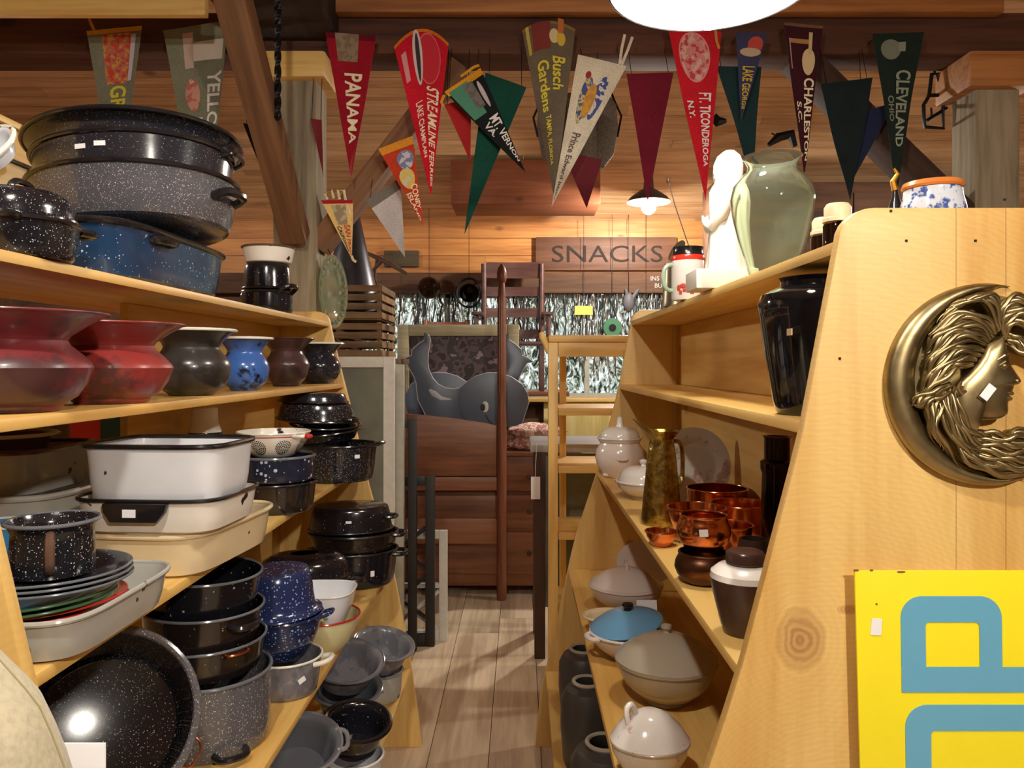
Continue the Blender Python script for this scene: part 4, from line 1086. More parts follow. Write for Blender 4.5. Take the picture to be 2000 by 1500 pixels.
def pennant(label, tl, tr, tip, Y, c, texts=(), pics=(), header=None, ties=None, hang=None, wave=.006, top_curve=0.0, seed=0, split_tip=None):
    TL, TR, TP = at(*tl, Y), at(*tr, Y), at(*tip, Y)
    base = (TL + TR) / 2
    t = thing('felt_pennant', label, 'pennant', base, 0, 'felt pennants hanging from the crossbeam')
    ph = seed * 1.7

    def Pt(u, v, off=0.0):
        top = TL.lerp(TR, (v + 1) / 2)
        top = top + Vector((0, 0, 1)) * (top_curve * (1 - v * v))
        q = top.lerp(TP, u)
        q = q - base
        w = wave * (math.sin(5 * u + ph + 1.3 * v) + .6 * math.sin(9 * u - ph + 2.2 * v)) * (1 - .3 * u)
        return Vector((q.x, q.y + w - off, q.z))
    NU, NV = 22, 8; th = .0018
    rings = []
    for i in range(NU + 1):
        u = min(i / NU, .996)
        rings.append([Pt(u, -1 + 2 * j / NV, th / 2) for j in range(NV + 1)] + [Pt(u, 1 - 2 * j / NV, -th / 2) for j in range(NV + 1)])
    MB().loft(rings).build('felt', felt('pennant_felt', c), t)

    def patch(u0, u1, v0, v1, off, shape='rect'):
        mb = MB(); n = 10
        if shape == 'rect':
            g = [[Pt(u0 + (u1 - u0) * i / n, v0 + (v1 - v0) * j / n, off) for j in range(n + 1)] for i in range(n + 1)]
            mb.loft(g, False, False, False)
        else:
            g = []
            for i in range(1, 6):
                row = []
                for j in range(28):
                    a = 2 * PI * j / 28; r = i / 5
                    row.append(Pt((u0 + u1) / 2 + (u1 - u0) / 2 * r * math.cos(a), (v0 + v1) / 2 + (v1 - v0) / 2 * r * math.sin(a), off))
                g.append(row)
            mb.loft(g, True, False)
        return mb
    if header: patch(0, header[1], -1, 1, .0022).build('header_band', felt('header_felt', header[0]), t)
    for k, (sh, u0, u1, v0, v1, cc) in enumerate(pics):
        m_ = mixprint('pennant_print', cc, 34) if isinstance(cc, list) else ink(cc)
        patch(u0, u1, v0, v1, .0026 + .0004 * k, sh).build('printed_picture', m_, t)
    for s, u0, u1, v0, v1, cc in texts:
        def fn(v, bb):
            fx = (v.x - bb[0]) / (bb[1] - bb[0]); fy = (v.y - bb[2]) / (bb[3] - bb[2])
            return Pt(u0 + (u1 - u0) * fx, v0 + (v1 - v0) * fy, .0034 + v.z)
        text_mb(s, 1, .001, fn=fn, bold=.022).build('lettering', ink(cc), t, smooth=False)
    for v_ in (-.8, .8):                                 # thin thread to the nail in the timber behind
        q = Pt(.012, v_, 0); gy, gz = hang or (3.402, max(2.90, base.z + q.z + .004))
        MB().tube([q, Vector((q.x, gy - base.y, gz - base.z))], .0014, 6).build('thread', M['iron'], t)
    if ties:
        cc, pts = ties
        m_ = felt('tie_felt', cc)
        for p in pts:
            MB().tube([at(*q, Y) - base - Vector((0, .004, 0)) for q in p], .006, 8, flat=.3).build('tie_strip', m_, t)
    return t


CRM, YEL, WHT = (240, 226, 190), (222, 208, 60), (236, 230, 226)
PY = 3.30
pennant('grey-green pennant with red canyon picture above the black roasters', (168, 60), (277, 50), (232, 420), PY, (128, 128, 108), [('GRAND', .31, .64, -.30, .62, YEL)],
        [('rect', .03, .30, -.45, .62, [(206, 66, 40), (196, 110, 90), (214, 160, 60), (150, 70, 60)]), ('rect', .04, .29, .64, .82, (206, 196, 206))], header=((222, 160, 60), .025),
        ties=((214, 150, 60), [[(172, 25), (178, 45), (185, 60)]]), seed=1)
pennant('grey-green pennant lettered with a park name, white falls picture', (317, 58), (447, 42), (398, 470), PY + .02, (136, 138, 116), [('YELLOWSTONE', .22, .84, .42, .95, WHT), ('PARK', .43, .66, -.35, .2, WHT)],
        [('rect', .08, .17, -.25, .92, (226, 220, 206)), ('rect', .03, .2, -.42, -.08, (210, 186, 172)), ('oval', .25, .40, -.5, .12, [(206, 150, 130), (190, 110, 96), (220, 190, 170)])], seed=2)
pennant('dark red pennant lettered with a canal country, beige ship picture', (636, 64), (735, 70), (686, 352), PY, (158, 26, 42), [('PANAMA', .27, .75, -.35, .62, CRM)],
        [('rect', .0, .19, -.62, .32, [(150, 128, 104), (128, 108, 88), (166, 146, 120)])], seed=3, header=((110, 22, 40), .04))
pennant('bright red ferry line pennant with round lake emblem', (770, 92), (876, 84), (842, 384), PY - .01, (206, 30, 50), [('STREAMLINE FERRIES', .34, .94, .10, .82, CRM), ('LAKE CHAMPLAIN', .42, .76, -.62, -.18, CRM)],
        [('oval', .02, .33, -.28, .78, (216, 96, 104)), ('oval', .03, .32, -.24, .74, (200, 34, 52)), ('oval', .0, .33, -.42, -.02, (214, 200, 200)), ('oval', .02, .31, -.30, -.12, (52, 44, 46)), ('rect', .09, .27, -.85, -.66, (216, 150, 150))],
        header=((222, 120, 40), .02), top_curve=.07, wave=.004, seed=4)
pennant('orange-red pennant of an amusement island with blue and yellow picture', (738, 290), (806, 266), (827, 441), PY - .02, (196, 66, 40), [('CONEY', .52, .80, .05, .9, CRM), ('ISLAND', .60, .94, -.85, -.05, CRM)],
        [('oval', .12, .34, -.3, .9, [(120, 130, 170), (206, 196, 200), (160, 110, 120)]), ('oval', .32, .56, -.7, .75, [(222, 190, 96), (206, 200, 170), (120, 116, 100)])], header=((228, 150, 50), .09), seed=5, hang=(3.457, 2.46))
pennant('small cream pennant with red and black lettering tied on the knee brace', (627, 391), (690, 391), (687, 506), 3.38, (240, 200, 128), [('SAN FRAN', .42, .93, .05, .75, (206, 70, 50)), ('CALIFORNIA', .45, .88, -.75, -.25, (50, 40, 40))],
        [('rect', .08, .42, -.5, .5, [(160, 140, 110), (190, 180, 140), (120, 110, 110)])], header=((180, 36, 50), .06), ties=((236, 214, 170), [[(640, 390), (634, 378), (648, 372), (652, 388)], [(664, 390), (660, 372), (672, 372), (676, 396), (684, 420)], [(687, 500), (690, 508), (696, 512)]]), wave=.003, seed=6, hang=(3.457, 2.21))
pennant('plain off-white blank pennant hanging below the orange-red one', (716, 392), (782, 346), (791, 503), 3.39, (200, 194, 192), seed=7, hang=(3.457, 2.37), header=((120, 116, 108), .14), wave=.003)
pennant('dark pennant with green house picture slanting to the right', (868, 180), (938, 132), (1027, 338), PY - .04, (30, 34, 36), [('MT. VERNON', .42, .88, .0, .85, WHT), ('VA.', .44, .58, -.7, -.1, WHT)],
        [('rect', .03, .36, -.9, .15, (74, 140, 112)), ('rect', .05, .3, -.2, .35, [(120, 110, 110), (96, 100, 90), (170, 160, 150)]), ('oval', .08, .34, .45, .7, (196, 186, 190))], header=((226, 156, 40), .06),
        ties=((222, 160, 46), [[(868, 186), (862, 200), (866, 208)], [(900, 150), (925, 132), (936, 128)]]), wave=.004, seed=8)
pennant('dark green plain pennant behind the slanting dark one', (948, 140), (1028, 172), (907, 457), PY + .03, (24, 74, 62), seed=9)
pennant('red pennant half hidden behind the slanting dark one', (868, 205), (920, 190), (919, 316), PY + .05, (178, 44, 44), seed=10)
pennant('grey-brown gardens pennant with yellow lettering', (1020, 62), (1124, 56), (1083, 392), PY, (112, 100, 84), [('Busch', .19, .38, .12, .72, YEL), ('Gardens', .21, .50, -.62, -.05, YEL), ('TAMPA, FLORIDA', .52, .80, -.55, -.05, YEL)],
        [('rect', .0, .15, -.68, .05, (128, 48, 44)), ('oval', .04, .12, .0, .4, (216, 200, 150)), ('oval', .05, .13, .3, .66, (214, 186, 60)), ('rect', .0, .16, -.9, -.78, (196, 176, 70)), ('rect', -.02, .06, .34, .56, (196, 110, 50))],
        header=((150, 120, 60), .015), top_curve=.04, seed=11)
pennant('white island province pennant with blue and gold crest', (1129, 106), (1224, 129), (1077, 404), PY - .03, (226, 218, 196), [('Prince Edward Island', .50, .95, -.35, .35, (110, 84, 84))],
        [('oval', .12, .44, -.55, .05, [(72, 86, 150), (206, 190, 120), (90, 104, 160), (220, 214, 200)]), ('oval', .10, .40, .1, .72, [(72, 86, 150), (220, 214, 200), (84, 98, 160)]), ('oval', .16, .40, -.25, .3, [(214, 160, 60), (196, 140, 70), (222, 190, 90)]), ('oval', .09, .14, -.5, -.25, (160, 40, 50))],
        ties=((232, 222, 200), [[(1210, 126), (1214, 96), (1220, 68)], [(1214, 127), (1226, 98), (1235, 73)]]), wave=.003, seed=12)
pennant('plain dark maroon pennant right of the white one', (1224, 143), (1315, 143), (1265, 396), PY + .01, (112, 28, 46), seed=13, wave=.004)
pennant('maroon pennant tip low behind the gardens pennant', (1098, 296), (1176, 312), (1146, 406), PY + .08, (104, 40, 48), seed=14)
pennant('red fort pennant with pale round ship picture', (1303, 52), (1410, 60), (1378, 393), PY - .01, (204, 34, 48), [('FT. TICONDEROGA', .37, .80, .0, .72, WHT), ('N.Y.', .42, .52, -.75, -.35, WHT)],
        [('oval', .02, .31, -.75, .62, (222, 150, 150)), ('oval', .03, .30, -.7, .56, [(196, 70, 74), (216, 140, 136), (220, 180, 172), (190, 50, 60)])], ties=((206, 150, 70), [[(1397, 60), (1399, 80), (1404, 96)]]), seed=15)
pennant('navy lake pennant with yellow lettering and a round red emblem', (1438, 62), (1499, 66), (1447, 238), PY - .02, (62, 64, 96), [('LAKE GEORGE', .38, .86, -.55, .75, (206, 176, 60))],
        [('oval', .04, .24, -.2, .9, (190, 70, 60)), ('oval', .17, .27, -.8, .9, (190, 170, 140))], seed=16, wave=.003)
pennant('dark teal plain pennant behind the navy lake pennant', (1400, 128), (1486, 132), (1470, 360), PY + .03, (30, 56, 58), seed=17)
pennant('dark maroon southern city pennant with cream carriage picture', (1530, 46), (1608, 50), (1571, 338), PY, (62, 24, 34), [('CHARLESTON', .36, .92, .0, .85, CRM), ('S.C.', .52, .66, -.75, -.25, CRM)],
        [('oval', .16, .34, -.1, .75, (216, 196, 150)), ('rect', .05, .2, .3, .5, (206, 186, 140)), ('rect', .10, .13, -.8, .3, (176, 130, 80)), ('rect', .1, .3, -.85, -.78, (176, 150, 130))], header=((120, 90, 70), .02), seed=18)
pennant('plain blackish green pennant behind the dark right brace', (1602, 165), (1706, 150), (1660, 396), PY + .04, (28, 40, 42), seed=19)
pennant('plain navy pennant low by the dark right brace', (1678, 220), (1748, 200), (1655, 372), PY + .07, (34, 42, 70), seed=20)
pennant('dark green lake city pennant with pale lettering', (1704, 66), (1803, 64), (1752, 372), PY, (30, 44, 38), [('CLEVELAND', .24, .72, -.15, .7, (150, 158, 140)), ('OHIO', .40, .56, -.72, -.3, (130, 138, 120))],
        [('oval', .04, .17, -.75, .1, (120, 126, 112)), ('rect', .06, .12, .0, .3, (140, 144, 130))], seed=21)
pennant('thin maroon pennant hung edge-on beside the grey post', (607, 232), (628, 234), (632, 346), 3.36, (120, 44, 48), seed=22, wave=.003)
pennant('black pointed pennant half hidden behind the slanting brace', (474, 240), (532, 250), (545, 420), 3.3, (26, 24, 26), seed=23)
# ---------------------------------------------------------------- crescent plaque on the right end panel
PYF = 1.049                                             # front of the panel


def pq(px, py, lift=0.0):
    q = at(px, py, PYF); return Vector((q.x, PYF - lift, q.z))


t = thing('crescent_plaque', 'bronze crescent moon plaque with a long-haired face in profile on the right end panel', 'plaque', (0, 0, 0))
BZ = hammered('antique_bronze', (168, 150, 110), .38, 30, .12, .62)
rings = []
CXm, CYm, RO = 1921, 750, 196
IXm, IYm, RI = 1960, 746, 178
for i in range(61):
    th_ = R(76 + (300 - 76) * i / 60)
    o2 = (CXm + RO * math.cos(th_), CYm - RO * math.sin(th_))
    i2 = (IXm + RI * math.cos(th_), IYm - RI * math.sin(th_))
    e = min(1, i / 6, (60 - i) / 6)
    if e < 1: i2 = (o2[0] + (i2[0] - o2[0]) * max(e, .06), o2[1] + (i2[1] - o2[1]) * max(e, .06))
    row = []
    for k in range(9):
        f = k / 8; x = o2[0] + (i2[0] - o2[0]) * f; y = o2[1] + (i2[1] - o2[1]) * f
        row.append(pq(x, y, .001 + .017 * max(e, .2) * math.sin(PI * min(1, .12 + f * .84)) ** .6))
    row += [pq(*i2, 0), pq(*o2, 0)]
    rings.append(row)
MB().loft(rings).build('crescent', BZ, t, ang=60)
# face: raised profile, rounded towards its outline
prof2 = [(1932, 660), (1940, 652), (1946, 668), (1951, 690), (1953, 702), (1957, 712), (1966, 726), (1975, 738), (1977, 744), (1972, 749), (1963, 751), (1962, 756), (1960, 762), (1958, 768), (1953, 771),
         (1957, 776), (1956, 782), (1951, 785), (1950, 792), (1951, 800), (1949, 810), (1940, 816), (1926, 819), (1908, 820), (1894, 821), (1889, 832), (1884, 850), (1862, 842), (1846, 812), (1842, 780), (1852, 748),
         (1872, 728), (1890, 708), (1902, 688), (1912, 668)]
cx_, cy_ = 1906, 752
rings = []
for s_, l_ in ((1, .003), (.995, .012), (.975, .019), (.94, .0235), (.86, .027), (.7, .0295), (.4, .031), (.1, .0315)):
    rings.append([pq(cx_ + (x - cx_) * s_, cy_ + (y - cy_) * s_, l_) for x, y in prof2])
f_ = MB().loft(rings, False, True).build('face', BZ, t, ang=70)
mb = MB()
mb.ball(pq(1937, 714, .0285), (.0055, .003, .003)); mb.tube([pq(1925, 714, .030), (pq(1935, 707, .031)), pq(1945, 711, .027)], [.0012, .002, .0014], 8); mb.tube([pq(1927, 717, .030), (pq(1936, 720, .030)), pq(1944, 716, .027)], [.0008, .0014, .001], 8)
mb.tube([pq(1921, 703, .0305), pq(1934, 695, .0305), pq(1947, 693, .025)], [.001, .0024, .0016], 8)
mb.build('eye', BZ, f_)
mb = MB(); mb.tube([pq(1943, 765, .029), pq(1956, 767, .022)], [.0012, .003], 8); mb.tube([pq(1942, 775, .029), pq(1953, 777, .022)], [.0012, .0032], 8); mb.build('lips', BZ, f_)
mb = MB(); mb.ball(pq(1962, 743, .026), (.005, .004, .0035)); mb.build('nostril', BZ, f_)
MB().box((0, 0, 0), (.021, .001, .012), Matrix.Translation(pq(1897, 764, .0375)) @ Matrix.Rotation(R(-52), 4, 'Y')).build('price_sticker', M['paper'], t)
mb = MB(); mb.tube([pq(1852, 745, .03), pq(1844, 756, .034), pq(1850, 768, .033), pq(1860, 762, .032)], [.002, .0035, .003, .002], 10); mb.build('ear', BZ, f_)


def cat(P, u):
    n = len(P) - 1; x = min(u * n, n - 1e-6); i = int(x); f = x - i
    a, b, c, d = P[max(i - 1, 0)], P[i], P[i + 1], P[min(i + 2, n)]
    return tuple(.5 * ((2 * b[k]) + (-a[k] + c[k]) * f + (2 * a[k] - 5 * b[k] + 4 * c[k] - d[k]) * f * f + (-a[k] + 3 * b[k] - 3 * c[k] + d[k]) * f ** 3) for k in range(2))


def strands(A, B, n, lift, r0, wig, mb, ph=0):
    for i in range(n):
        w = i / max(n - 1, 1); pts = []; rr = []
        for k in range(19):
            u = k / 18
            a, b = cat(A, u), cat(B, u)
            x = a[0] + (b[0] - a[0]) * w; y = a[1] + (b[1] - a[1]) * w
            a2, b2 = cat(A, min(u + .03, 1)), cat(B, min(u + .03, 1))
            dx, dy = a2[0] + (b2[0] - a2[0]) * w - x, a2[1] + (b2[1] - a2[1]) * w - y
            L_ = math.hypot(dx, dy) or 1
            s_ = wig * math.sin(u * 13 + i * .8 + ph) * min(1, u * 3)
            x -= dy / L_ * s_; y += dx / L_ * s_
            pts.append(pq(x, y, lift * (.75 + .25 * math.sin(PI * u)) + .003 * math.sin(i * 2.1 + u * 6)))
            rr.append(r0 * max(.12, (.45 + .55 * math.sin(PI * min(.97, .1 + u * .86)) ** .7) * min(1, (1.02 - u) * (4 + i % 3))))
        mb.tube(pts, rr, 7)
    return mb


def cap(A, B, lift, mb):
    g = []
    for k in range(15):
        u = k / 14 * .93; a, b = cat(A, u), cat(B, u); row = []; lift_ = lift * min(1, (1 - k / 14) * 5 + .15)
        for j in range(9):
            w = j / 8
            row.append(pq(a[0] + (b[0] - a[0]) * w, a[1] + (b[1] - a[1]) * w, 0.002 + lift_ * (.45 + .55 * math.sin(PI * w) ** .5)))
        row += [pq(*b, .0), pq(*a, .0)]
        g.append(row)
    return mb.loft(g)


back = [(1796, 640), (1830, 604), (1880, 582), (1940, 576), (1980, 586), (2016, 600), (2016, 672), (1990, 660), (1950, 664), (1925, 690), (1885, 740), (1884, 840), (1950, 852), (2010, 846), (2010, 906), (1970, 920), (1910, 922), (1850, 890), (1806, 840), (1784, 780), (1780, 700)]
MB().loft([[pq(x, y, 0.0) for x, y in back], [pq(x, y, .006) for x, y in back]]).build('back_plate', BZ, t)
locks = [([(1928, 652), (1905, 622), (1862, 612), (1824, 630), (1800, 655)], [(1906, 676), (1880, 668), (1840, 672), (1806, 706), (1792, 738)], 10, 'crown_hair'),
         ([(1904, 684), (1872, 676), (1838, 684), (1806, 716), (1790, 752)], [(1880, 716), (1858, 718), (1834, 728), (1808, 752), (1786, 780)], 8, 'side_hair'),
         ([(1932, 648), (1916, 606), (1880, 588), (1846, 606), (1816, 632)], [(1938, 640), (1932, 592), (1905, 580), (1868, 588), (1838, 604)], 6, 'front_hair'),
         ([(1936, 640), (1934, 604), (1958, 582), (1992, 584), (2070, 612)], [(1944, 664), (1950, 640), (1976, 634), (2004, 652), (2074, 640)], 9, 'wind_blown_hair'),
         ([(1948, 652), (1958, 656), (1974, 668), (1996, 684), (2052, 702)], [(1950, 672), (1960, 680), (1978, 690), (2000, 698), (2050, 710)], 4, 'wind_blown_hair'),
         ([(1850, 754), (1852, 790), (1872, 828), (1896, 842), (1930, 846)], [(1814, 772), (1822, 812), (1846, 860), (1876, 890), (1920, 900)], 9, 'neck_hair'),
         ([(1888, 846), (1916, 842), (1948, 846), (1976, 838), (2070, 852)], [(1872, 888), (1906, 896), (1946, 906), (1988, 910), (2076, 876)], 10, 'streaming_hair'),
         ([(1826, 764), (1806, 776), (1792, 796), (1800, 828), (1812, 862)], [(1836, 782), (1816, 800), (1812, 830), (1830, 868), (1864, 910)], 5, 'loose_lock'),
         ([(1846, 850), (1866, 892), (1900, 914), (1940, 924), (2000, 926)], [(1858, 868), (1880, 888), (1916, 900), (1956, 910), (2010, 912)], 5, 'streaming_hair'),
         ([(1840, 748), (1816, 758), (1790, 766), (1772, 782), (1768, 790)], [(1846, 762), (1820, 772), (1800, 782), (1784, 790), (1772, 790)], 3, 'loose_lock')]
for k, (A_, B_, n_, nm) in enumerate(locks):
    mb = MB()
    cap(A_, B_, .016, mb)
    strands(A_, B_, int(n_ * 1.5), .024, .0036, 3.6, mb, k * 1.3)
    mb.build(nm, BZ, t, ang=60)

# ---------------------------------------------------------------- yellow sign
SGY = 1.030
t = thing('metal_sign', 'yellow sign with pale blue block letters leaning on the right end panel', 'sign', (0, 0, 0))
YS = plain('yellow_sign_paint', (250, 232, 36), .4, noise=.04); BS = plain('pale_blue_sign_paint', (104, 172, 204), .4, noise=.04)


def sp2(px, py, off=0.0):
    q = at(px, py, SGY - .004); return Vector((q.x, SGY - .004 - off, q.z))


a, b, c, d = at(1667, 1113, SGY), at(2260, 1113, SGY), at(2270, 1800, SGY), at(1686, 1800, SGY)
MB().add([(p.x, SGY + o_, p.z) for o_ in (-.004, 0.0) for p in (a, b, c, d)], [(0, 1, 2, 3), (7, 6, 5, 4), (0, 4, 5, 1), (1, 5, 6, 2), (2, 6, 7, 3), (3, 7, 4, 0)]).build('sign_plate', YS, t, bevel=.0015)


def rrect(x0, y0, x1, y1, r0, r1=0, n=8):
    """outline with the two upper corners rounded (r0 left, r1 right)"""
    out = [(x0, y1)]
    out += [(x0 + r0 - r0 * math.cos(PI / 2 * k / n), y0 + r0 - r0 * math.sin(PI / 2 * k / n)) for k in range(n + 1)]
    out += [(x1 - r1 + r1 * math.sin(PI / 2 * k / n), y0 + r1 - r1 * math.cos(PI / 2 * k / n)) for k in range(n + 1)]
    return out + [(x1, y1)]


def slant(pts): return [(x + (y - 1160) * .014, y) for x, y in pts]


def glyph(outer, hole, name):
    mb = MB(); o3 = [sp2(x, y, .0012) for x, y in slant(outer)]; h3 = [sp2(x, y, .0012) for x, y in slant(hole)]
    n = len(o3)
    mb.loft([o3, h3], False, False, True)
    mb.loft([[p + Vector((0, .0012, 0)) for p in o3], o3], False, False, True)
    return mb.build(name, BS, t, smooth=False)


glyph(rrect(1758, 1164, 1955, 1302, 42, 42), rrect(1806, 1215, 1911, 1302, 8, 8), 'letter')
mb = MB()
for rect in ((1758, 1302, 2240, 1352), ):
    x0, y0, x1, y1 = rect
    mb.add([sp2(x, y, .0012) for x, y in slant([(x0, y0), (x1, y0), (x1, y1), (x0, y1)])], [(0, 1, 2, 3)])
mb.build('letter_stem', BS, t, smooth=False)
o_ = rrect(1764, 1376, 2240, 1700, 44, 20); h_ = rrect(1814, 1427, 2190, 1700, 8, 8)
glyph(o_, h_, 'letter')
MB().box((0, 0, 0), (.014, .001, .022), Matrix.Translation(sp2(1711, 1224, .0008)) @ Matrix.Rotation(R(4), 4, 'Y')).build('price_sticker', M['paper'], t)
mb = MB()
for px, py, w in ((1672, 1114, .008), (1702, 1114, .005), (1760, 1117, .012), (1712, 1180, .003)):
    mb.ball(sp2(px, py, .0), (w * .5, .0006, .0016), 10, 6)
k_ = mb.build('rust_chips', plain('rust', (120, 90, 50), .8), t); k_['kind'] = 'stuff'
# ---------------------------------------------------------------- things beyond the shelves
B_ = {}
B_['whale'] = plain('blue_grey_whale_paint', (92, 102, 118), .35, noise=.08)
B_['whale_highlight'] = plain('painted_whale_highlight', (190, 194, 200), .4)  # pale colour for the painted highlights on the whales
B_['dusty'] = plain('dusty_pane', (116, 120, 110), .12, noise=.35, scale=8)
B_['pic'] = mixprint('dim_floral_picture', [(50, 42, 42), (86, 72, 74), (60, 52, 52), (132, 108, 116), (74, 64, 62)], 9)
B_['gframe'] = wood('grey_gilt_frame_wood', (128, 116, 88), (168, 156, 122), 'X', rough=.5, knots=False)
B_['quilt'] = mixprint('pink_floral_quilt', [(206, 160, 150), (232, 212, 196), (186, 110, 112), (150, 150, 120), (226, 190, 180)], 26)
B_['palestone'] = plain('pale_grey_top', (168, 164, 164), .3)
B_['cone'] = plain('dark_sheet_metal', (74, 74, 80), .35, .7, noise=.2)
B_['plate'] = glassy('green_pressed_glass', (200, 212, 178), .06, 1.45, .8)


def frame(name, label, cat_, x0, x1, y, z0, z1, w, d, mat, pane=None, bars=(), group=None):
    t = thing(name, label, cat_, ((x0 + x1) / 2, y, z0), 0, group)
    X = (x1 - x0) / 2; Z = z1 - z0
    mb = MB()
    mb.span((-X, 0, 0), (-X + w, d, Z)).span((X - w, 0, 0), (X, d, Z))
    mb.span((-X + w, .001, Z - w), (X - w, d - .001, Z)).span((-X + w, .001, 0), (X - w, d - .001, w * 1.3))
    mb.build('frame', mat, t, bevel=.004)
    mb = MB()
    for kind, p in bars:
        if kind == 'v': mb.span((p - .012, .004, w), (p + .012, d - .004, Z - w))
        elif kind == 'h': mb.span((-X + w, .004, p - .012), (X - w, d - .004, p + .012))
        elif kind == 'x':
            for s_ in (-1, 1): mb.tube([(X - w - .28 if s_ > 0 else X - w, d / 2, p - .11), (X - w if s_ > 0 else X - w - .28, d / 2, p + .11)], .012, 6)
    if bars: mb.build('glazing_bars', mat, t)
    if pane: MB().span((-X + w, d * .45, w), (X - w, d * .55, Z - w)).build('pane', pane, t, smooth=False)
    return t


g_ = 'old window sashes stacked beyond the left shelf'
frame('window_sash', 'tall white window sash with dusty panes, front of the row', 'window sash', -1.30, -.640, 3.90, 0, 1.54, .055, .04, M['white_paint'], B_['dusty'], [('v', -.12), ('h', .5)], g_)
frame('window_sash', 'tall grey-white sash edge just behind the front white sash', 'window sash', -1.25, -.600, 3.955, 0, 1.50, .05, .035, M['greywhite_paint'], None, [], g_)
frame('picture_frame', 'tall narrow black frame next to the white sashes', 'frame', -1.2, -.542, 4.01, 0, 1.215, .045, .03, M['black_paint'], None, [], None)
frame('window_sash', 'black painted sash with crossed bars, lower than the tall black frame', 'window sash', -1.05, -.455, 4.08, 0, .905, .05, .03, M['black_paint'], None, [('x', .52), ('x', .26)], g_)
frame('window_sash', 'small white sash at the right end of the row on the floor', 'window sash', -1.0, -.395, 4.16, 0, .60, .045, .03, M['white_paint'], None, [('x', .16), ('h', .3)], g_)
# cupboard carrying the crates
t = thing('cupboard', 'dark cupboard behind the white sashes, crates on its top', 'cupboard', (-1.2, 4.53, 0))
MB().span((-.5, -.3, .0), (.48, .3, 1.50)).build('carcass', M['darkwall'], t, bevel=.004)
MB().span((-.52, -.32, 1.502), (.5, .32, 1.535)).build('top_board', M['darkwall'], t, bevel=.004)
for i, z in enumerate((1.536, 1.752)):
    t = thing('slatted_crate', ['lower weathered slatted crate beyond the left shelf', 'upper weathered slatted crate with the dark metal cone in it'][i], 'crate', (-1.0, 4.575, z), 0, 'weathered slatted crates')
    X, Yh, H = .213, .225, .205
    for nm, ax, s_ in (('front_slats', 'y', -1), ('back_slats', 'y', 1), ('left_slats', 'x', -1), ('right_slats', 'x', 1)):
        mb = MB()
        for k in range(4):
            zc = .027 + k * .051
            if ax == 'y': mb.box((0, s_ * Yh, zc), (2 * X + .012, .010, .036))
            else: mb.box((s_ * X, 0, zc), (.010, 2 * Yh - .012, .036))
        mb.build(nm, M['slat'], t, bevel=.002)
    for sx in (-1, 1):
        for sy in (-1, 1): MB().box((sx * (X - .016), sy * (Yh - .016), H / 2), (.02, .02, H)).build('corner_post', M['slat'], t)
    MB().box((0, 0, .006), (2 * X - .02, 2 * Yh - .02, .010)).build('bottom_board', M['slat'], t)
t = thing('metal_funnel', 'dark sheet metal cone standing in the upper crate', 'funnel', (-1.01, 4.58, 1.768))
MB().lathe([(.172, 0), (.165, .1), (.150, .2), (.10, .40), (.056, .60), (.052, .605), (.05, .6), (.095, .40), (.144, .2), (.159, .1), (.166, 0)], 40, cap=False).build('cone', B_['cone'], t)
MB().tube(ring(.054, .054, .604, 30), .006, 8, closed=True).build('rim', B_['cone'], t)
t = thing('antler', 'brown forked antler lying on the crate beside the cone', 'antler', (0, 0, 0))
AN = plain('antler_brown', (92, 66, 50), .7, noise=.3)
zz = lambda px, py, Y=4.86: at(px, py, Y)
mb = MB(); mb.tube([zz(708, 490), zz(736, 503), zz(764, 516), zz(796, 536)], [.008, .015, .017, .010], 8); mb.tube([zz(746, 508), zz(728, 530), zz(722, 560, 4.80)], [.013, .013, .009], 8); mb.tube([zz(736, 503), zz(732, 545), zz(742, 572, 4.78)], [.009, .008, .006], 6)
mb.build('tines', AN, t)
# glass plate on the post
t = thing('glass_plate', 'large greenish pressed glass plate hung on the side of the grey post', 'plate', (-.862, 3.47, 1.83), (0, R(90), R(-9)))
body_mb(.165, .165, .022, 'plate', .004).build('plate_body', B_['plate'], t)
mb = MB()
for k in range(24):
    a = 2 * PI * k / 24; mb.ball((.138 * math.cos(a), .138 * math.sin(a), .022), (.012, .012, .004), 10, 6)
mb.build('pressed_beads', B_['plate'], t)
MB().tube([(-.16, 0, .01), (-.20, 0, -.012), (-.235, 0, -.025)], .002, 6).build('hanger', M['iron'], t)

# bed head with tall turned post
t = thing('bed_headboard', 'red-brown wooden bed head with a tall acorn-topped post', 'headboard', (-.62, 4.9, 0))
for s_ in (-1, 1):
    p_ = MB()
    p_.lathe([(.03, 0), (.032, .03), (.032, 1.0), (.030, 1.12), (.029, 1.2), (.025, 1.24), (.027, 1.3), (.024, 1.95), (.020, 2.005), (.018, 2.02), (.028, 2.032), (.030, 2.05), (.032, 2.085), (.024, 2.115), (.008, 2.14), (0, 2.145)], 24)
    o_ = p_.build('post', M['redbrown_z'], t, loc=(s_ * .502, 0, 0))
    for a in range(6):
        u = a * PI / 3
        MB().tube([(.0255 * math.cos(u), .0255 * math.sin(u), 1.32), (.0225 * math.cos(u), .0225 * math.sin(u), 1.93)], .004, 6).build('reed', M['redbrown_z'], o_)
pts = [(-.47, .79)] + [(-.47 + .94 * k / 14, 1.20 - .012 * k / 14 - .075 * (k / 14) ** 2.2) for k in range(15)] + [(.47, .79)]
MB().prism(pts, .03).build('head_panel', M['redbrown'], t, bevel=.005, loc=(0, -.015, 0))
for za, zb, d_ in ((.70, .785, .045), (.36, .52, .035)):
    MB().span((-.472, -d_ / 2, za), (.472, d_ / 2, zb)).build('rail', M['redbrown'], t, bevel=.005)
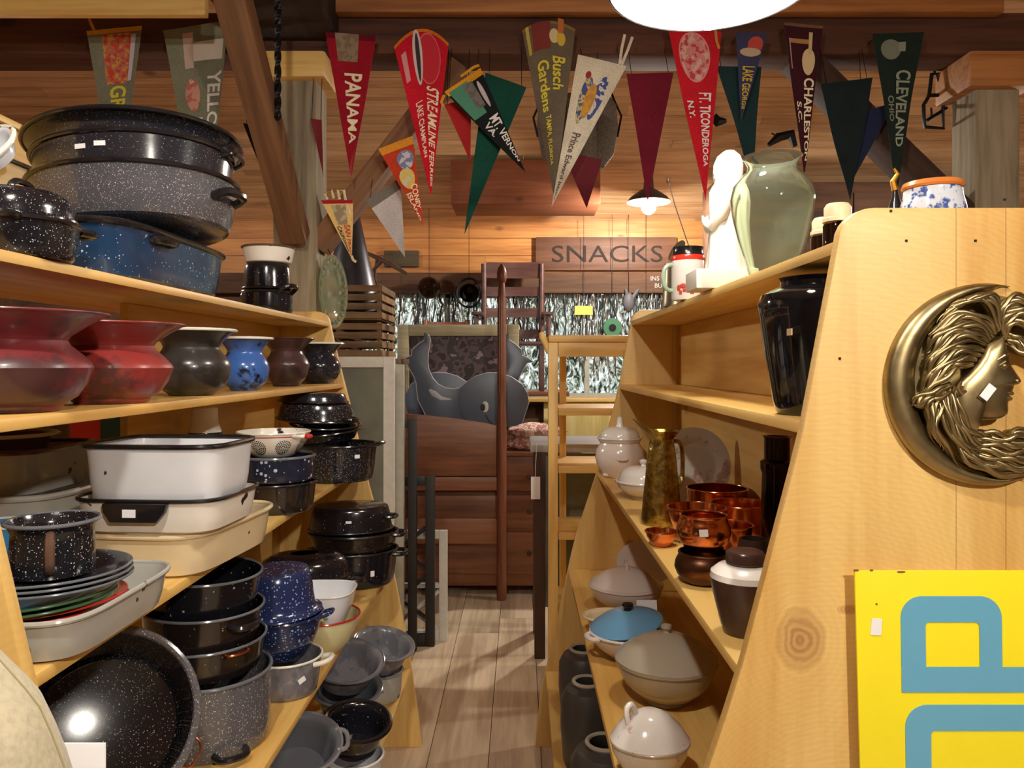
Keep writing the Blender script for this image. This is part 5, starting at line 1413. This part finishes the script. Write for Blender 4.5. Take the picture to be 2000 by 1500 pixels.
# whale cut-outs
wo = [(610, 235), (640, 250), (660, 290), (650, 350), (640, 420), (636, 500), (645, 570), (680, 650), (730, 705), (790, 738), (880, 750), (930, 738), (1000, 680), (1080, 630), (1180, 602), (1290, 600), (1400, 638), (1500, 708), (1548, 790),
      (1560, 870), (1530, 960), (1500, 1060), (1440, 1083), (1370, 1085), (1270, 1110), (1180, 1170), (1080, 1290), (800, 1290), (640, 1040), (590, 940), (545, 850), (528, 700), (510, 640), (440, 512), (382, 500), (430, 465), (486, 442), (490, 390), (550, 335), (600, 302)]
hd = [(935, 735), (1000, 680), (1080, 630), (1180, 602), (1290, 600), (1400, 638), (1500, 708), (1548, 790), (1560, 870), (1530, 960), (1500, 1060), (1440, 1083), (1370, 1085), (1270, 1108), (1160, 1085), (1010, 1040), (945, 990), (922, 900), (922, 800)]


def wpt(x, y, Y, mir):
    if mir: x = 2 * 992 - x
    return at(700 + x * .21333, 600 + y * .21333, Y)


def whale(label, Y, mir):
    t = thing('whale_cutout', label, 'wooden whale', (0, Y, 0), 0, 'wooden whale cut-outs')
    o2 = [(wpt(x, y, Y, mir).x, max(wpt(x, y, Y, mir).z, .938) if y < 1290 else .938) for x, y in wo]
    b_ = MB().prism(o2, .022).build('body', B_['whale'], t, bevel=.002)
    MB().tube([(x, -.001, z) for x, z in o2], .0035, 6, closed=True).build('edge_highlight', B_['whale_highlight'], b_)  # rim highlight painted as a pale line round the outline
    h2 = [(wpt(x, y, Y, mir).x, wpt(x, y, Y, mir).z) for x, y in hd]
    h_ = MB().prism(h2, .016).build('head', B_['whale'], t, bevel=.002, loc=(0, -.0175, 0))
    e_ = wpt(1162, 910, Y, mir); f_ = wpt(1142, 915, Y, mir)
    MB().ball((e_.x, -.001, e_.z), (.022, .003, .037), 24, 10).build('eye', M['white_paint'], h_)
    MB().ball((f_.x, -.003, f_.z), (.016, .003, .024), 20, 10).build('pupil', M['black_paint'], h_)
    s_ = [wpt(x, y, Y, mir) for x, y in ((650, 755), (690, 790), (760, 835), (850, 845))]
    MB().tube([(p.x, -.002, p.z) for p in s_], [.008, .020, .013, .004], 8, flat=.15).build('highlight_streak', B_['whale_highlight'], b_)  # glint on the flank, painted as a pale strip
    m_ = [wpt(x, y, Y, mir) for x, y in ((1165, 985), (1195, 1040), (1275, 1108))]
    MB().tube([(p.x, -.001, p.z) for p in m_], .004, 6).build('mouth_line', M['black_paint'], h_)
    return t


whale('blue-grey wooden whale cut-out with a white eye, facing right', 5.06, False)
whale('second wooden whale cut-out turned the other way behind the first', 5.24, True)
# chest under the whales
t = thing('chest_of_drawers', 'dark red-brown chest of drawers behind the bed head', 'chest', (-.28, 5.36, 0))
MB().span((-.72, -.36, .06), (.66, .40, .905)).build('carcass', M['redbrown'], t, bevel=.004)
MB().span((-.74, -.38, .906), (.68, .41, .932)).build('top_board', M['redbrown'], t, bevel=.005)
for z0_, z1_ in ((.68, .86), (.44, .65), (.14, .41)):
    d_ = MB().span((-.68, -.378, z0_), (.62, -.361, z1_)).build('drawer', M['redbrown'], t, bevel=.006)
    for x in (-.4, .34): MB().lathe([(.007, 0), (.016, .012), (.014, .02), (0, .022)], 16, M=T(x, -.378, (z0_ + z1_) / 2, R(90))).build('knob', M['darkbrown_z'], d_)
for x in (-.66, .6):
    for y in (-.3, .34): MB().box((x, y, .03), (.06, .06, .06)).build('foot', M['redbrown'], t)
t = thing('folded_quilt', 'pink flowered quilt bundle on the dark chest', 'quilt', (.125, 5.16, .933))
def blob(a, b, h, seed):
    rg = []
    for i in range(9):
        f = i / 8; k_ = math.sin(PI * min(.96, .16 + f * .8)) ** .5
        rg.append([(a * k_ * math.cos(u) * (1 + .08 * math.sin(3 * u + seed + i)), b * k_ * math.sin(u) * (1 + .08 * math.sin(4 * u + seed)), h * f * (1 + .08 * math.sin(2 * u + seed))) for u in [2 * PI * j / 36 for j in range(36)]])
    return MB().loft(rg)
blob(.235, .15, .09, 1).build('lower_fold', B_['quilt'], t)
blob(.20, .13, .09, 4).build('upper_fold', B_['quilt'], t, loc=(-.02, 0, .082))
# framed picture behind the whales
t = thing('framed_picture', 'dim flowered picture in a wide grey-gilt frame behind the whales', 'picture', (-.455, 5.63, .934))
W_, H_ = .447, .86
mb = MB()
for a0, a1 in (((-W_, 0, 0), (-W_ + .085, .04, H_)), ((W_ - .085, 0, 0), (W_, .04, H_)), ((-W_ + .085, .001, H_ - .085), (W_ - .085, .039, H_)), ((-W_ + .085, .001, 0), (W_ - .085, .039, .085))): mb.span(a0, a1)
mb.build('frame', B_['gframe'], t, bevel=.008)
MB().span((-W_ + .08, .02, .08), (W_ - .08, .03, H_ - .08)).build('canvas', B_['pic'], t, smooth=False)
# table with two chairs before the window
t = thing('work_table', 'dark table before the window carrying chairs', 'table', (-.35, 6.04, 0))
MB().span((-.9, -.26, 1.26), (.72, .3, 1.295)).build('table_top', M['redbrown'], t, bevel=.004)
for x in (-.84, .66):
    for y in (-.2, .24): MB().box((x, y, .63), (.06, .06, 1.258)).build('leg', M['redbrown'], t)


def chair(label, x, y, z, w, h, seat, mat, nsl, crest):
    t = thing('slat_back_chair', label, 'chair', (x, y, z), 0, 'old wooden chairs on the table')
    D_ = .19
    MB().span((-w, -D_, seat - .03), (w, D_, seat)).build('seat', mat, t, bevel=.008)
    for sx in (-1, 1):
        MB().box((sx * (w - .03), -D_ + .03, (seat - .03) / 2), (.036, .036, seat - .031)).build('leg', mat, t)
        MB().tube([(sx * (w - .025), D_ + .02, 0), (sx * (w - .025), D_ + .02, seat), (sx * (w - .02), D_ + .05, h)], .022, 10).build('back_post', mat, t)
        MB().tube([(sx * (w + .02), -D_ + .06, seat - .01), (sx * (w + .02), -D_ + .06, seat + .2)], .018, 8).build('arm_post', mat, t)
        MB().span((sx * (w + .05), -D_ + .0, seat + .2), (sx * (w - .03), D_ + .04, seat + .225)).build('arm', mat, t, bevel=.006)
    for k in range(nsl):
        zc = seat + .07 + (h - seat - .12) * k / max(nsl - 1, 1)
        hh = .075 if k < nsl - 1 else crest
        rg = []
        for j in range(9):
            xx = (-1 + j / 4) * (w - .04); yy = D_ + .035 + .02 * (1 - (j / 4 - 1) ** 2) + .02 * (zc - seat) / (h - seat)
            rg.append([(xx, yy - .008, zc - hh / 2), (xx, yy + .008, zc - hh / 2), (xx, yy + .008, zc + hh / 2), (xx, yy - .008, zc + hh / 2)])
        MB().loft(rg).build('slat', mat, t)
    return t


chair('dark red-brown slat back armchair set on the table by the window', -.06, 5.99, 1.296, .255, 1.02, .38, wood('dark_chair_wood', (66, 40, 36), (98, 62, 54), 'X', rough=.4, knots=False), 4, .13)
chair('low brown chair on the table, only its arched crest showing over the picture', -.60, 5.99, 1.296, .19, .565, .28, M['redbrown_z'], 2, .07)
# pine etagere
t = thing('ladder_shelf', 'light pine open shelf stand beyond the right shelf', 'shelf', (0, 0, 0))
for x0, x1, y0, y1, z in ((.126, .170, 3.45, 3.49, 1.60), (.196, .228, 3.80, 3.84, 1.58), (.68, .724, 3.45, 3.49, 1.60), (.68, .712, 3.80, 3.84, 1.58)):
    MB().span((x0, y0, 0), (x1, y1, z)).build('upright', M['pine_z'], t, bevel=.004)
for z, nm in ((1.305, 'shelf_board'), (1.045, 'shelf_board'), (.745, 'shelf_board'), (.40, 'shelf_board')):
    MB().span((.172, 3.455, z - .035), (.678, 3.82, z)).build(nm, M['pine_x'], t, bevel=.004)
MB().span((.128, 3.44, 1.601), (.73, 3.86, 1.632)).build('top_board', M['pine_x'], t, bevel=.005)
MB().span((.172, 3.452, 1.535), (.678, 3.478, 1.600)).build('apron', M['pine_x'], t, bevel=.003)
MB().tube([(.128, 3.47, 1.55), (.112, 3.465, 1.60), (.100, 3.46, 1.625), (.094, 3.46, 1.645)], [.010, .014, .016, .010], 10).build('bracket', M['pine_z'], t)
# dark stand with a pale top
t = thing('washstand', 'dark wooden stand with a pale grey top behind the pine shelf', 'stand', (.46, 4.12, 0))
MB().span((-.41, -.22, 1.052), (.4, .22, 1.098)).build('top_slab', B_['palestone'], t, bevel=.014)
for x in (-.36, .36):
    for y in (-.18, .18): MB().box((x, y, .525), (.055, .055, 1.05)).build('leg', M['darkbrown_z'], t)
MB().span((-.33, -.16, .25), (.33, -.14, 1.04)).build('front_panel', B_['dusty'], t)
t = thing('price_tag', 'white paper tag hanging from the grey-topped stand', 'tag', (0, 0, 0))
a, b = at(1037, 931, 3.88), at(1055, 975, 3.88)
MB().span((a.x, 3.879, b.z), (b.x, 3.8805, a.z)).build('card', M['paper'], t, bevel=.0006)
MB().tube([(a.x + .022, 3.88, a.z - .005), (a.x + .024, 3.885, a.z + .06), (a.x + .03, 3.90, 1.099)], .0012, 6).build('string', M['paper'], t)
# signs on the far header
t = thing('carved_sign', 'dark brown board with carved snack lettering over the window', 'sign', (0, 0, 0))
a, b = at(1046, 463, 6.46), at(1322, 528, 6.46)
MB().span((a.x, 6.455, b.z), (b.x, 6.498, a.z)).build('board', wood('sign_board_wood', (84, 52, 36), (116, 76, 52), 'X', rough=.6, knots=False), t, bevel=.006)
text_at('lettering', 'SNACKS', plain('burnt_letters', (36, 22, 18), .8), t, at(1078, 512, 6.453), (1, 0, 0), (0, 0, 1), .14, .004, width=.93)
t = thing('carved_sign', 'small dark plaque on the far header left of the snack board', 'sign', (0, 0, 0))
a, b = at(750, 489, 6.46), at(818, 521, 6.46)
MB().span((a.x, 6.46, b.z), (b.x, 6.498, a.z)).build('board', wood('dark_plaque_wood', (56, 46, 32), (84, 70, 48), 'X', rough=.7, knots=False), t, bevel=.008)
bw = bpy.data.objects['trim_3']; PW = plain('faint_white_letters', (176, 172, 166), .8)
text_at('lettering', 'INS', PW, bw, at(1271, 548, 6.418), (1, 0, 0), (0, 0, 1), .036, .002)
text_at('lettering', 'BU', PW, bw, at(1279, 562, 6.418), (1, 0, 0), (0, 0, 1), .036, .002)
# hanging clutter in front of the window
def hang(t, p, ztop): MB().tube([p, (p[0], p[1], ztop)], .002, 6).build('cord', M['iron'], t)
p = at(838, 562, 6.3); t = thing('glass_globe', 'dark smoky glass globe hanging before the window', 'globe', p)
MB().ball((0, 0, 0), .093, 28, 16).build('globe', W['darkglass'], t); hang(t, (0, 0, .09), 2.75 - p.z + .03)
p = at(916, 572, 6.3); t = thing('metal_hoop', 'black horn-like hoop hanging right of the glass globe', 'hoop', p)
MB().tube([(.10 * math.cos(u), .02 * math.sin(u), .12 * math.sin(u)) for u in [2 * PI * j / 32 for j in range(32)]], .009, 8, closed=True).build('hoop', M['iron'], t)
MB().lathe([(.08, 0), (.05, .05), (.02, .12), (.012, .16)], 24, cap=False, M=T(0, .02, 0, R(-70), 0, 0)).build('funnel', M['iron'], t); hang(t, (0, 0, .12), 2.75 - p.z + .03)
for nm, lb, ct, px, py, fn in (('toy_wheel', 'green wheel with a black hub hanging before the window', 'wheel', 1196, 640, 0), ('red_spool', 'small red spool hanging beside the green wheel', 'spool', 1262, 680, 1), ('yellow_sign', 'yellow card hanging in the window clutter', 'card', 1140, 606, 2), ('grey_bird', 'grey bird shaped toy hanging before the window', 'toy', 1228, 590, 3)):
    p = at(px, py, 6.40); t = thing(nm, lb, ct, p)
    if fn == 0:
        MB().lathe([(0, -.012), (.075, -.012), (.08, 0), (.075, .012), (0, .012)], 32, M=T(0, 0, 0, R(90))).build('wheel', plain('green_paint', (60, 110, 78), .4), t)
        MB().lathe([(0, -.018), (.03, -.018), (.03, .018), (0, .018)], 24, M=T(0, 0, 0, R(90))).build('hub', M['iron'], t)
    elif fn == 1: MB().lathe([(0, -.05), (.026, -.05), (.026, -.04), (.018, -.034), (.018, .034), (.026, .04), (.026, .05), (0, .05)], 24, M=T(0, 0, 0, 0, R(84))).build('spool', plain('red_paint', (196, 40, 44), .35), t)
    elif fn == 2: MB().box((0, 0, 0), (.15, .003, .075)).build('card', plain('yellow_card', (206, 186, 84), .6), t)
    else:
        mb = MB(); mb.ball((0, 0, 0), (.05, .03, .08), 18, 10); mb.tube([(.03, 0, .03), (.07, 0, .09), (.085, 0, .11)], [.02, .014, .006], 8); mb.tube([(-.01, 0, .06), (-.03, 0, .11)], [.02, .008], 8)
        mb.build('body', plain('grey_toy', (84, 80, 84), .6), t)
    hang(t, (0, 0, .05), 2.105 - p.z + .0 if False else 2.78 - p.z)
# crinkled foil strands hung across the panes
FO = plain('silver_foil', (225, 228, 232), .12, 1, noise=.1); DK = plain('dark_strand', (20, 20, 22), .4)
for mt_, lb, k0, n_ in ((FO, 'silvery foil strands hanging across the window', 0, 150), (DK, 'dark cords dangling across the window', 9, 90)):
    mb = MB(); r2 = random.Random(31 + k0)
    for i in range(n_):
        x = r2.uniform(WX0 + .1, WX1 - .1); z = 2.098; pts = []
        L_ = r2.uniform(.25, .75 if k0 == 0 else .6)
        for k in range(9):
            pts.append((x + r2.uniform(-.014, .014), (6.50 if k0 == 0 else 6.455) + r2.uniform(-.012, .012), z - L_ * k / 8))
        mb.tube(pts, r2.uniform(.0025, .007), 4, flat=.3)
    o = mb.build('foil_strands' if k0 == 0 else 'dangling_cords', mt_); o['kind'] = 'stuff'; tag(o, lb, 'strands')
struct(MB().span((.2, 6.50, .55), (1.5, 6.555, 1.18)).build('trim_11', wood('pale_yellow_boards', (196, 176, 104), (224, 206, 140), 'Z', rough=.6, knots=False), smooth=False))
struct(MB().span((-.50, 5.55, 2.66), (.58, 6.0, 2.98)).build('trim_12', wood('red_brown_boxed_beam', (124, 66, 38), (158, 92, 56), 'X', rough=.6), bevel=.006))
t = thing('cupboard', 'tall dark cupboard shape added to darken the far wall at the right', 'cupboard', (2.4, 5.75, 0))  # made-up cupboard that fills a dark stretch of the far end
MB().span((-1.0, -.2, 0), (1.0, .15, 2.82)).build('carcass', M['darkwall'], t, bevel=.006)
for s_ in (-1, 1):
    d_ = MB().span((min(0, s_ * .96) + .004, -.222, .08), (max(0, s_ * .96) - .004, -.201, 2.74)).build('door', M['darkwall'], t, bevel=.006)
    MB().ball((s_ * .06, -.235, 1.4), .014).build('knob', M['iron'], d_)
# red and green cupboard seen through the left shelf
t = thing('painted_cupboard', 'red and green painted cupboard seen through the gap in the left shelf', 'cupboard', (-1.98, 3.32, 0))
RD = plain('bright_red_paint', (214, 56, 40), .5); GN = plain('dark_green_paint', (38, 74, 58), .5)
MB().span((-.3, -.15, 0), (.38, .3, 1.5)).build('carcass', RD, t, bevel=.004)
MB().span((.256, -.166, .1), (.344, -.151, 1.45)).build('door', GN, t)
MB().span((.2, -.17, .98), (.27, -.151, 1.02)).build('hinge', M['iron'], t)
# hanging gear overhead
t = thing('iron_rod', 'twisted black iron rod hanging beside the slanting brace', 'rod', (-.915, 2.9, 2.42))
rg = []
for i in range(40):
    f = i / 39; a = f * 14
    rg.append([(.013 * math.cos(a + PI / 2 * j) * (1 if i else .3), .013 * math.sin(a + PI / 2 * j) * (1 if i else .3), f * .52) for j in range(4)])
MB().loft(rg).build('rod', M['iron'], t, smooth=False)
p = at(1128, 250, 4.25); t = thing('creel_basket', 'grey-brown basket hanging behind the gardens and island pennants', 'basket', p)
CR = hammered('dark_wicker', (104, 92, 80), .8, 90, .8, .5); CR.node_tree.nodes['Principled BSDF'].inputs['Metallic'].default_value = 0
MB().lathe([(0, -.22), (.15, -.215), (.2, -.15), (.225, .0), (.215, .12), (.19, .16), (0, .17)], 40, B=.55).build('basket_body', CR, t)
MB().tube([(-.22, 0, -.05), (-.245, -.02, .05), (-.2, 0, .16), (-.05, 0, 3.43 - p.z)], .006, 6).build('strap', M['iron'], t)
MB().tube([(.22, 0, -.05), (.24, -.02, .06), (.2, 0, .16), (.05, 0, 3.43 - p.z)], .006, 6).build('strap', M['iron'], t)
t = thing('iron_lantern', 'small black iron frame hanging by the right post', 'lantern', (0, 0, 0))
w_ = lambda x, y: at(1500 + x * .26667, y * .26667, 3.62)
mb = MB(); mb.tube([w_(1200, 540), w_(1180, 700), w_(1140, 770), w_(1140, 860), w_(1150, 930), w_(1285, 940), w_(1280, 800), w_(1290, 700), w_(1240, 540)], .009, 8, closed=True)
mb.tube([w_(1170, 700), w_(1290, 695)], .009, 8); mb.tube([w_(1160, 885), w_(1310, 790)], .008, 8); mb.tube([w_(1195, 790), w_(1200, 870)], .005, 8)
mb.tube([w_(1220, 545), w_(1220, 505)], .006, 8)
mb.build('frame', M['iron'], t)
for i, pts in enumerate(([(1393, 228), (1402, 238), (1418, 236)], [(1500, 284), (1520, 268), (1545, 262), (1552, 286)])):
    t = thing('iron_tool', ['small black iron tool on the planks right of the red fort pennant', 'black iron tool on the planks left of the southern city pennant'][i], 'tool', (0, 0, 0))
    q_ = [at(x, y, 5.02) for x, y in pts]
    mb = MB(); mb.tube(q_, [.03, .035, .014] if i == 0 else [.012, .03, .035, .02], 8); mb.tube([q_[1], q_[1] + Vector((0, .12, .06))], .006, 6); mb.build('tool', M['iron'], t)
t = thing('dried_flower', 'thin dry stem with a knob rising from the printed mug', 'flower', (0, 0, 0))
MB().tube([at(1352, 500, 2.075), at(1340, 465, 2.08), at(1318, 400, 2.09), at(1306, 354, 2.09)], .0015, 6).build('stem', M['darkbrown_z'], t)
mb = MB(); mb.ball(at(1305, 352, 2.09), (.006, .006, .009), 12, 8); mb.build('knob', M['darkbrown_z'], t)
# foreground corner
t = thing('floor_lamp', 'pale beige fabric lampshade cut off by the lower left corner', 'lamp', (-.466, .6, 0))
SH = felt('beige_shade_cloth', (186, 176, 150))
MB().lathe([(.034, 1.285), (.052, 1.262), (.069, 1.238), (.079, 1.222), (.088, 1.198), (.097, 1.17), (.112, 1.11), (.122, 1.06)], 48, cap=False).build('lamp_shade', SH, t)
mb = MB()
for k in range(8):
    a = 2 * PI * k / 8 + .3
    mb.tube([(r * math.cos(a), r * math.sin(a), z) for r, z in ((.0345, 1.285), (.0525, 1.262), (.0695, 1.238), (.0795, 1.222), (.0885, 1.198), (.0975, 1.17), (.1125, 1.11), (.1225, 1.06))], .0008, 5)
mb.build('shade_seams', plain('shade_piping', (160, 150, 110), .8), t)
MB().lathe([(.012, .03), (.012, 1.12), (.02, 1.13), (.0, 1.14)], 16).build('pole', M['iron'], t)
MB().lathe([(0, 0), (.07, 0), (.07, .015), (.02, .03), (0, .03)], 32).build('base', M['iron'], t)
t = thing('plant_stand', 'dark stool under the white card at the lower left', 'stool', (-.47, .79, 0))
MB().lathe([(0, .97), (.08, .97), (.085, .98), (.085, .995), (0, .996)], 32).build('seat', M['darkbrown_z'], t)
for k in range(3):
    a = 2 * PI * k / 3 + .4; MB().tube([(.05 * math.cos(a), .05 * math.sin(a), .969), (.085 * math.cos(a), .085 * math.sin(a), 0.004)], .01, 8).build('leg', M['darkbrown_z'], t)
t = thing('white_card', 'blank white card standing in front of the left shelf at the bottom edge', 'card', (-.438, .75, .997))
MB().span((-.033, 0, 0), (.0325, .0025, .133)).build('card_sheet', M['paper'], t, bevel=.0008)
MB().span((-.02, .003, 0), (.02, .04, .004)).build('card_foot', M['paper'], t)
